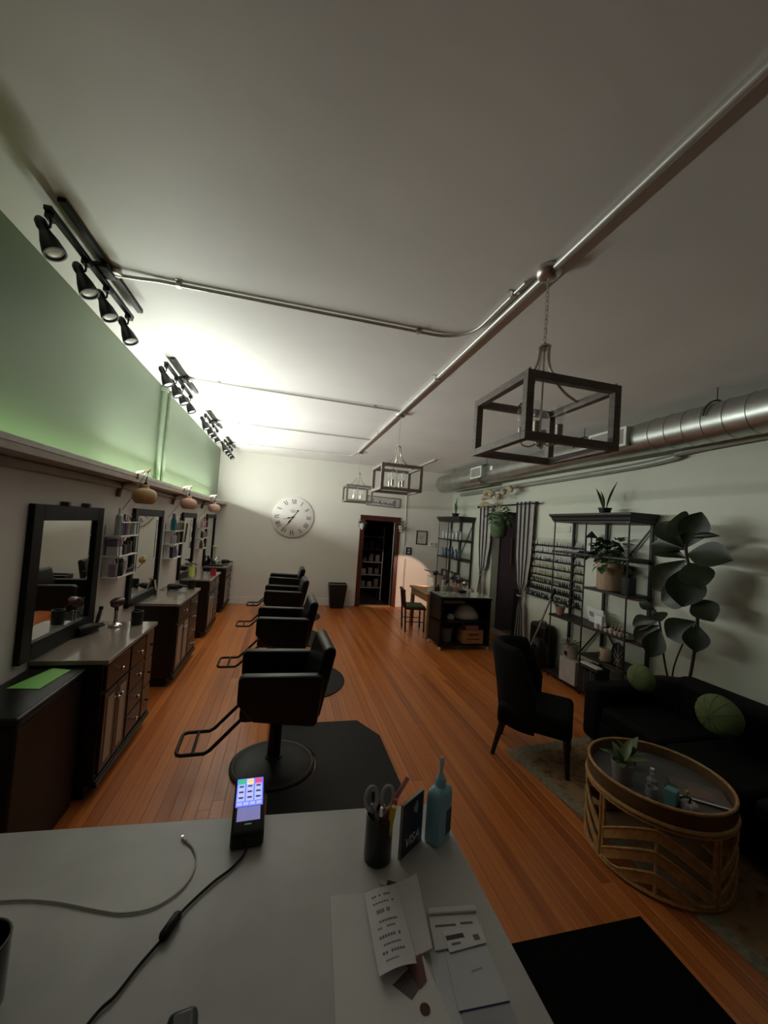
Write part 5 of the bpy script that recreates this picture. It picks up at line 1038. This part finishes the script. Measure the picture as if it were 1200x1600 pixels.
t = thing('sanitizer_bottle', 'clear small sanitizer bottle with white pump on the rattan table', 'bottle', (2.155, 1.835, zt)); MB().lathe([(0, 0), (.027, 0), (.028, .075), (.014, .09), (0, .09)], 18).build('body', mat('cloudy_plastic', (.34, .38, .40), .2), t); MB().lathe([(0, .09), (.011, .09), (.011, .11), (.005, .112), (.005, .125), (.012, .127), (.012, .137), (0, .138)], 12).build('pump', PLASTIC_W, t)
t = thing('white_mug', 'white mug on the rattan table in front of the sanitizer', 'mug', (2.115, 1.80, zt)); MB().lathe([(0, 0), (.026, 0), (.028, .06), (.024, .06), (.022, .008), (0, .008)], 18).build('cup_wall', mat('dull_white_glaze', (.42, .42, .45), .4), t); MB().tube(arc((-.028, 0, .032), .016, PI / 2, 3 * PI / 2, 8, 'xz'), .0035, 6).build('handle', mat('dull_white_glaze', (.42, .42, .45), .4), t)
t = thing('dark_canister', 'dark small canister on the rattan table beside the teal carton', 'canister', (2.20, 1.755, zt)); MB().lathe([(0, 0), (.03, 0), (.03, .085), (.0, .09)], 16).build('body', mat('charcoal_tin', (.04, .045, .05), .4), t)
o = MB().box(-.028, .028, -.028, .028, 0, .10).build('teal_carton', mat('teal_card', (.13, .32, .31), .5), bevel=.003, loc=(2.155, 1.715, zt)); o.rotation_euler = (0, 0, .4); tag(o, 'teal carton standing on the rattan table', 'carton')
t = thing('white_pumpkin', 'small white pumpkin ornament on the rattan table', 'ornament', (2.215, 1.665, zt)); b = MB()
for i in range(9): a = 2 * PI * i / 9; b.sphere((.024 * math.cos(a), .024 * math.sin(a), .03), .024, 12, 1, 1, 1.2)
PW = mat('white_pumpkin_skin', (.42, .36, .37), .5); o = b.build('ribbed_body', PW, t); MB().tube([(0, 0, .05), (.004, 0, .066), (.012, .003, .075)], [.007, .005, .004], 8).build('stem', BLACK, t)
t = thing('flower_pick', 'tiny yellow flower beside the white pumpkin', 'flower', (2.285, 1.73, zt)); MB().tube([(0, 0, 0), (0, 0, .055)], .002, 5).build('stem', LEAFD, t); MB().sphere((0, 0, .062), .012, 10, 1, 1, .7).build('bloom', mat('yellow_bloom', (.45, .33, .05), .6), t); MB().lathe([(0, 0), (.02, 0), (.022, .03), (0, .03)], 12).build('holder', BLACK, t)
t = thing('table_magazine', 'open magazine lying on the right of the rattan table', 'magazine', (2.44, 1.78, zt), .9); MB().box(-.10, .10, -.13, .13, 0, .01).build('pages', mat('dusky_page', (.16, .12, .115), .4), t); MB().box(-.10, -.09, -.13, .13, .01, .013).build('spine_edge', PAPER, t)
MB().box(-.06, .04, -.06, .05, .01, .0115).build('cover_photo', mat('rosy_page', (.24, .15, .14), .4), t)

# black entrance mat on the floor at the right of the counter
o = MB().box(.53, 1.86, .2, 1.615, 0, .010).build('entrance_mat', mat('black_coir', (.002, .002, .002), .95, spec=.1), bevel=.003); o.rotation_euler = (0, 0, 0); tag(o, 'black entrance mat on the floor right of the counter', 'floor mat')
# ------------------------------------------------------------------ reception counter and what lies on it
ZT = 1.07
t = thing('reception_counter', 'grey stone-topped reception counter in the foreground', 'counter', (0, 0, 0))
MB().prism([(-1.38, 1.166), (-1.38, .18), (.483, .18), (.483, 1.070)], ZT - .035, ZT).build('worktop', GREYCOUNT, t, bevel=.004)
MB().prism([(-1.34, 1.12), (-1.34, .25), (.44, .25), (.44, 1.03)], .08, ZT - .035).build('front_panel', mat('counter_panel', (.10, .10, .10), .5), t)
MB().prism([(-1.30, 1.08), (-1.30, .29), (.40, .29), (.40, .99)], 0, .08).build('kick_base', BLACK, t)
# card terminal
t = thing('card_terminal', 'black card terminal with glowing blue keypad on the counter', 'card terminal', (-.031, .985, ZT), math.radians(3))
TP = mat('terminal_plastic', (.012, .012, .013), .32)
M_ = Matrix(((0, 0, 1, 0), (1, 0, 0, 0), (0, 1, 0, 0), (0, 0, 0, 1)))
MB().prism([(0, .004), (.01, 0), (.145, 0), (.158, .012), (.158, .062), (.148, .070), (.01, .041), (.0, .034)], -.038, .038, M_).build('case', TP, t, bevel=.006, seg=3)
sl = math.atan2(.070 - .041, .138)
def on_top(y): return .041 + (y - .01) * math.tan(sl) + .0008
KB = mat('key_blue_backlight', (.10, .16, .95), .4, emit=1.1, var=.02); KW = mat('key_lilac_lit', (.52, .55, 1.0), .4, emit=.75, var=.02)
def key(nm, x0, x1, y0, y1, m, h=.0028, par=None):
    ym = (y0 + y1) / 2; return MB().obox(((x0 + x1) / 2, ym, on_top(ym) + h / 2), (x1 - x0, (y1 - y0) / math.cos(sl), h), (sl, 0, 0)).build(nm, m, par or t)
kb = key('keypad_glow', -.033, .033, .068, .150, KB, .0012)
KC = [mat('key_green_lit', (.05, .60, .32), .4, emit=.7, var=.02), mat('key_yellow_lit', (.95, .80, .35), .4, emit=.75, var=.02), mat('key_red_lit', (.85, .10, .28), .4, emit=.7, var=.02)]
for r_i in range(4):
    for c_i in range(3):
        x0 = -.0305 + c_i * .0212; y0 = .0825 + r_i * .0165
        kk = key('key', x0, x0 + .0180, y0, y0 + .0135, KC[c_i] if r_i == 3 else KW, .004)
        if r_i < 3:
            ym = y0 + .0067; MB().obox((x0 + .009, ym, on_top(ym) + .0042), (.011, .004, .0006), (sl, 0, 0)).build('key_mark', mat('key_mark_blue', (.10, .16, .55), .5), kk)
for c_i in range(4):
    x0 = -.0305 + c_i * .0158; key('function_key', x0, x0 + .0130, .0705, .0785, KW, .003)
sc_ = key('screen', -.0275, .0275, .030, .066, mat('screen_lavender', (.33, .32, .72), .25, emit=.45, var=.05), .0012)
key('status_light', -.008, .008, .020, .0225, mat('status_green', (.10, .28, .12), .4, emit=.3), .001)
# cables
o = MB().tube(smooth_path([(-.029, .983, ZT + .012), (-.036, .962, ZT + .006), (-.060, .932, ZT + .0045), (-.088, .908, ZT + .0045), (-.123, .869, ZT + .0045), (-.142, .840, ZT + .006), (-.155, .808, ZT + .006), (-.161, .799, ZT + .005), (-.185, .762, ZT + .0045), (-.205, .724, ZT + .0045), (-.227, .697, ZT + .0045), (-.27, .60, ZT + .0045), (-.29, .48, ZT + .0045)], 6), .0027, 8).build('terminal_cable', BLACK)
tag(o, 'black cable with a thick ferrite bead running from the card terminal', 'cable')
MB().tube([(-.141, .842, ZT + .0085), (-.143, .838, ZT + .009), (-.158, .803, ZT + .009), (-.160, .799, ZT + .0085)], [.006, .0088, .0088, .006], 12).build('ferrite_bead', BLACK, o)
o = MB().tube(smooth_path([(x, y, ZT + .0028) for x, y in ((-.172, 1.030), (-.148, 1.001), (-.135, .956), (-.149, .904), (-.193, .870), (-.248, .868), (-.297, .883), (-.387, .916), (-.481, .933), (-.70, .94), (-.9, .90))], 6), .0020, 8).build('charging_cable', mat('pale_grey_cable', (.66, .63, .60), .5))
tag(o, 'pale charging cable curling across the counter', 'cable'); MB().obox((-.176, 1.036, ZT + .0035), (.007, .018, .005), (0, 0, .6)).build('plug_housing', PLASTIC_W, o, bevel=.0015); MB().obox((-.182, 1.045, ZT + .0035), (.005, .007, .002), (0, 0, .6)).build('plug_tip', CHROME, o)
# pencil cup
t = thing('pencil_cup', 'black pencil cup beside the payment sign', 'pencil cup', (.270, .915, ZT)); MB().lathe([(0, 0), (.030, 0), (.0325, .004), (.0325, .102), (.0305, .103), (.0295, .10), (.029, .006), (0, .006)], 28).build('cup_wall', mat('black_mesh_cup', (.010, .010, .010), .3), t)
gP = 'writing tools in the pencil cup'
def pen(lab, x, y, dx, dy, L, r, m, tip, name='pen', cat='pen'):
    q = thing(name, lab, cat, (.270 + x, .915 + y, ZT + .007), 0, gP); d_ = Vector((dx, dy, 1)).normalized()
    MB().tube([(0, 0, 0), d_ * L], r, 8).build('barrel', m, q); MB().tube([d_ * (L - .002), d_ * (L + .018)], [r * 1.05, r * .85], 8).build('end_cap', tip, q)
YEL = mat('highlighter_yellow', (.90, .62, .03), .35); PNK = mat('marker_pink', (.85, .12, .30), .35)
pen('yellow highlighter in the pencil cup', .008, -.016, .14, -.06, .108, .0075, YEL, YEL, 'highlighter', 'highlighter')
pen('pink marker in the pencil cup', .014, -.006, .16, .0, .112, .006, PNK, PNK, 'marker', 'marker')
pen('black pen standing at the left in the pencil cup', -.015, -.008, -.08, -.05, .112, .004, BLACK, mat('pen_grey', (.3, .3, .33), .3))
pen('black pen standing at the front of the pencil cup', -.004, -.020, -.02, -.10, .115, .004, BLACK, CHROME)
pen('dark blue pen at the back of the pencil cup', -.006, .012, -.08, .06, .118, .004, mat('navy_pen', (.02, .02, .06), .3), BLACK)
t = thing('scissors', 'grey-handled scissors standing in the pencil cup', 'scissors', (.262, .913, ZT + .008), math.radians(12), gP); SG = mat('scissor_grey', (.55, .50, .55), .4)
for s in (-1, 1):
    MB().tube([(s * .004, 0, .0), (-s * .003, 0, .075)], [.003, .005], 6).build('blade', CHROME, t)
    c = (s * .0215 + .004, 0, .135 - (.008 if s > 0 else 0)); R0 = .0185
    MB().tube([(c[0] + R0 * .85 * math.cos(a), c[1] + .003 * math.sin(a), c[2] + R0 * 1.35 * math.sin(a)) for a in [2 * PI * i / 20 for i in range(20)]], .0042, 8, closed=True).build('handle_ring', SG, t)
    MB().tube([(s * .002, 0, .070), (s * .012 + .003, 0, .113)], [.006, .0055], 8).build('shank', SG, t)
t = thing('pink_comb', 'clear pink comb poking out of the pencil cup', 'comb', (.288, .926, ZT + .01), math.radians(10), gP); MB().obox((.022, 0, .112), (.012, .003, .11), (0, .62, 0)).build('spine', glass('pink_clear', (.85, .55, .60), .1, .6), t)
MB().obox((.008, 0, .075), (.010, .004, .05), (0, .3, 0)).build('grip', PNK, t)
# payment sign
t = thing('payment_sign', 'dark card sign with white lettering beside the pencil cup', 'sign', (.355, .925, ZT), math.atan2(.05, .07)); SN = mat('sign_dark_blue', (.016, .020, .045), .3)
MB().box(-.044, .044, -.003, .003, 0, .125).build('sign_card', SN, t, bevel=.001); MB().box(-.0445, -.0435, -.0035, .0035, 0, .126).box(-.0445, .0445, -.0035, .0035, .125, .1263).build('card_edge', mat('pale_card_edge', (.42, .38, .36), .4), t)
def text_mesh(s, size, m, ext=.0004, shear=0):
    cu = bpy.data.curves.new('lettering', 'FONT'); cu.body = s; cu.size = size; cu.extrude = ext; cu.align_x = 'CENTER'; cu.align_y = 'CENTER'; cu.shear = shear; cu.offset = size * .012
    o = bpy.data.objects.new('lettering', cu); me = bpy.data.meshes.new_from_object(o); bpy.data.objects.remove(o); bpy.data.curves.remove(cu); me.materials.clear(); me.materials.append(m); return me
SW = mat('sign_white_print', (.80, .80, .85), .5)
obj('lettering', text_mesh('VISA', .030, SW, shear=.2), t, (.0, -.0036, .028), (PI / 2, 0, 0))
for i in range(4):
    r = .006 + .005 * i; MB().tube([(-.004 + r * math.cos(a), -.0036, .098 + r * math.sin(a)) for a in [(-.75 + 1.5 * k / 8) for k in range(9)]], .0011, 5).build('contactless_wave', SW, t)
# blue bottle
t = thing('lotion_bottle', 'light blue squeeze bottle with nozzle at the counter corner', 'bottle', (.436, .950, ZT), math.radians(38)); BL = mat('sky_blue_plastic', (.36, .66, .85), .38, var=.04)
b = MB(); W, Dp = .034, .022
pr = [(.93, 0), (1, .004), (1, .108), (.96, .117), (.84, .124), (.58, .129), (.40, .131)]
for k, (q, z) in enumerate(pr):
    hw, hd = W * q, max(.012, Dp * q) if k < 6 else .013; hw = hw if k < 6 else .013; c = min(hw, hd) * .45
    for (sx, sy) in ((1, 1), (-1, 1), (-1, -1), (1, -1)):
        p_ = [(sx * hw, sy * (hd - c), z), (sx * (hw - c * .3), sy * (hd - c * .3), z), (sx * (hw - c), sy * hd, z)]; b.v += p_ if sx * sy > 0 else p_[::-1]
m_ = 12
for k in range(len(pr) - 1):
    for j in range(m_): b.f.append((k * m_ + j, k * m_ + (j + 1) % m_, (k + 1) * m_ + (j + 1) % m_, (k + 1) * m_ + j)); b.mi.append(0)
b.f.append(tuple(reversed(range(m_)))); b.f.append(tuple((len(pr) - 1) * m_ + j for j in range(m_))); b.mi += [0, 0]
b.build('body', BL, t, smooth=35)
MB().lathe([(0, .128), (.0145, .128), (.0145, .147), (.012, .150), (0, .150)], 20).build('cap', BL, t)
MB().lathe([(.011, .150), (.009, .157), (.0045, .163), (.0040, .178), (.0058, .181), (.0058, .197), (.003, .201), (0, .201)], 14).build('nozzle', mat('pale_blue_nozzle', (.60, .78, .88), .35), t)
MB().box(.0, .026, -Dp - .0006, -Dp, .015, .075).build('label', mat('navy_label', (.06, .10, .24), .45), t)
# vape-like marker lying, papers
t = thing('usb_stick', 'dark usb stick with pale end lying above the envelopes', 'usb stick', (.284, .832, ZT), math.atan2(-.022, .039)); MB().box(-.012, .030, -.009, .009, 0, .010).build('case', mat('charcoal_case', (.05, .055, .055), .4), t, bevel=.003); MB().box(-.026, -.012, -.007, .007, .002, .009).build('connector', PLASTIC_W, t, bevel=.001)
def sheet(name, lab, pts, z, h, m, cat, grp='papers on the counter'):
    o = MB().prism(pts if sum((pts[i - 1][0] * pts[i][1] - pts[i][0] * pts[i - 1][1]) for i in range(len(pts))) > 0 else list(reversed(pts)), z, z + h).build(name, m); tag(o, lab, cat, grp); return o
def curl_sheet(name, lab, quad, z, m, lift, cat='paper', th=.0006, n=10):
    """quad corners a,b (far edge), c,d (near edge); lift(u,v) raises the sheet"""
    a, b2, c, d_ = [Vector((*q, 0)) for q in quad]; b = MB(); vs = []
    for i in range(n + 1):
        for j in range(n + 1):
            u, v = j / n, i / n; p_ = (a * (1 - u) + b2 * u) * (1 - v) + (d_ * (1 - u) + c * u) * v; vs.append((p_.x, p_.y, z + lift(u, v)))
    k = len(vs); vs2 = [(x, y, q + th) for x, y, q in vs]; fs = []
    for i in range(n):
        for j in range(n): q = i * (n + 1) + j; f = (q, q + 1, q + n + 2, q + n + 1); fs.append(tuple(k + w for w in reversed(f))); fs.append(f)
    b.add(vs + vs2, fs); o = b.build(name, m, smooth=60); tag(o, lab, cat, 'papers on the counter'); return o
EW = mat('envelope_white', (.84, .81, .81), .75, var=.02); EB = mat('envelope_bluish', (.72, .73, .78), .7, var=.03)
e1 = sheet('white_envelope', 'large white envelope with a round dark seal under the other papers', [(.149, .832), (.232, .826), (.300, .72), (.318, .565), (.125, .52), (.135, .627)], ZT + .0002, .006, EW, 'envelope')
MB().lathe([(0, 0), (.0085, 0), (.0085, .0008), (0, .0008)], 20, (.279, .613, ZT + .0063)).build('seal_dot', mat('maroon_seal', (.10, .025, .02), .6), e1)
curl_sheet('paper_sheet', 'white sheet folded up at the far corner on the envelope pile', [(.226, .822), (.341, .839), (.321, .690), (.232, .690)], ZT + .0066, EW, lambda u, v: .010 * max(0, u - .55) ** 2 * 4 + .004 * (1 - v))
RP = mat('receipt_paper', (.78, .76, .77), .6, var=.03)
rc = curl_sheet('receipt_strip', 'long curled till receipt with grey print on the papers', [(.218, .817), (.292, .826), (.283, .668), (.213, .660)], ZT + .0085, RP, lambda u, v: .010 * math.sin(PI * u) * .5 + .006 * v + .004)
rnd = random.Random(8)
for i, (v, w, h) in enumerate(((.10, .55, .05), (.20, .62, .04), (.30, .45, .09), (.44, .6, .05), (.52, .5, .04), (.62, .6, .06), (.72, .55, .04), (.80, .62, .05), (.89, .4, .03))):
    b = MB(); n = 8
    for k in range(n):
        u = .18 + w * k / n; 
        if rnd.random() < .15: continue
        q = []
        for (uu, vv) in ((u, v), (u + w / n * .75, v), (u + w / n * .75, v + h * .6), (u, v + h * .6)):
            A_, B_, C_, D_ = Vector((.218, .817)), Vector((.292, .826)), Vector((.283, .668)), Vector((.213, .660)); p_ = (A_ * (1 - uu) + B_ * uu) * (1 - vv) + (D_ * (1 - uu) + C_ * uu) * vv
            q.append((p_.x, p_.y, ZT + .0085 + .0008 + .010 * math.sin(PI * uu) * .5 + .006 * vv + .004))
        b.add(q, [(3, 2, 1, 0)])
    b.build('printed_line', INK, rc, smooth=0)
sheet('photo_card', 'dark photo corner sticking out under the receipt', [(.236, .655), (.287, .682), (.295, .655), (.262, .629)], ZT + .0063, .0008, mat('dark_photo', (.13, .10, .10), .4), 'photo')
sheet('red_slip', 'red-brown slip under the folded sheet', [(.268, .680), (.300, .690), (.296, .650), (.280, .640)], ZT + .0072, .0006, mat('red_slip_card', (.22, .08, .06), .6), 'slip')
c1 = sheet('window_letter', 'letter with folded top flap and faint print at the counter edge', [(.341, .767), (.441, .755), (.428, .692), (.329, .694)], ZT + .0040, .0010, EW, 'letter')
MB().obox((.391, .758, ZT + .0075), (.102, .013, .0045), (0, 0, -.11)).build('folded_flap', EW, c1, bevel=.002)
for (x, y, w) in ((.352, .735, .014), (.372, .733, .03), (.41, .731, .025)): MB().obox((x, y, ZT + .0052), (w, .004, .0004), (0, 0, -.1)).build('printed_line', INK, c1)
c2 = sheet('card_envelope', 'small white card with a dark window strip on the letters', [(.354, .722), (.436, .722), (.431, .689), (.354, .685)], ZT + .0052, .0014, PAPER, 'card')
MB().obox((.375, .709, ZT + .0068), (.036, .008, .0005), (0, 0, 0)).build('dark_strip', mat('strip_plum', (.05, .03, .035), .4), c2); MB().obox((.416, .701, ZT + .0068), (.012, .010, .0005)).build('stamp_mark', INK, c2); MB().obox((.372, .697, ZT + .0068), (.018, .004, .0004)).build('printed_line', INK, c2)
c3 = sheet('white_letter', 'plain white letter below the small card with a blue lower edge', [(.346, .688), (.430, .687), (.425, .599), (.333, .602)], ZT + .0028, .0012, EB, 'letter')
MB().obox((.379, .6003, ZT + .0034), (.090, .0012, .0014), (0, 0, -.03)).build('blue_edge', mat('blue_edge_ink', (.03, .03, .20), .5), c3); MB().obox((.392, .652, ZT + .0042), (.022, .003, .0003), (0, 0, .1)).build('printed_line', mat('faint_ink', (.40, .40, .44), .7), c3)
sheet('lower_letter', 'white paper sheet beneath the letters along its left side', [(.318, .697), (.356, .694), (.338, .55), (.300, .55)], ZT + .0008, .0010, EB, 'paper')
sheet('bottom_letter', 'bluish paper peeking out below the plain white letter', [(.338, .61), (.426, .606), (.416, .53), (.325, .53)], ZT + .0019, .0008, mat('cool_paper', (.48, .49, .56), .7), 'paper')
# dark tumbler and a dark gadget at the frame edge
t = thing('dark_tumbler', 'dark glass tumbler at the left edge of the counter', 'tumbler', (-.405, .735, ZT)); MB().lathe([(0, 0), (.036, 0), (.040, .01), (.042, .105), (.039, .106), (.037, .012), (0, .012)], 28).build('glass_wall', mat('smoked_glass', (.008, .008, .008), .12), t); MB().tube([(.0405 * math.cos(2 * PI * i / 24), .0405 * math.sin(2 * PI * i / 24), .107) for i in range(24)], .0018, 6, closed=True).build('rim', mat('smoked_rim', (.15, .15, .15), .15), t)
t = thing('black_gadget', 'black gadget at the bottom edge of the counter', 'gadget', (-.092, .655, ZT), .15); MB().box(-.022, .022, -.12, .022, 0, .022).build('body', TP, t, bevel=.012, seg=3); MB().box(-.012, .012, -.09, -.02, .022, .024).build('top_pad', RUBBER, t)
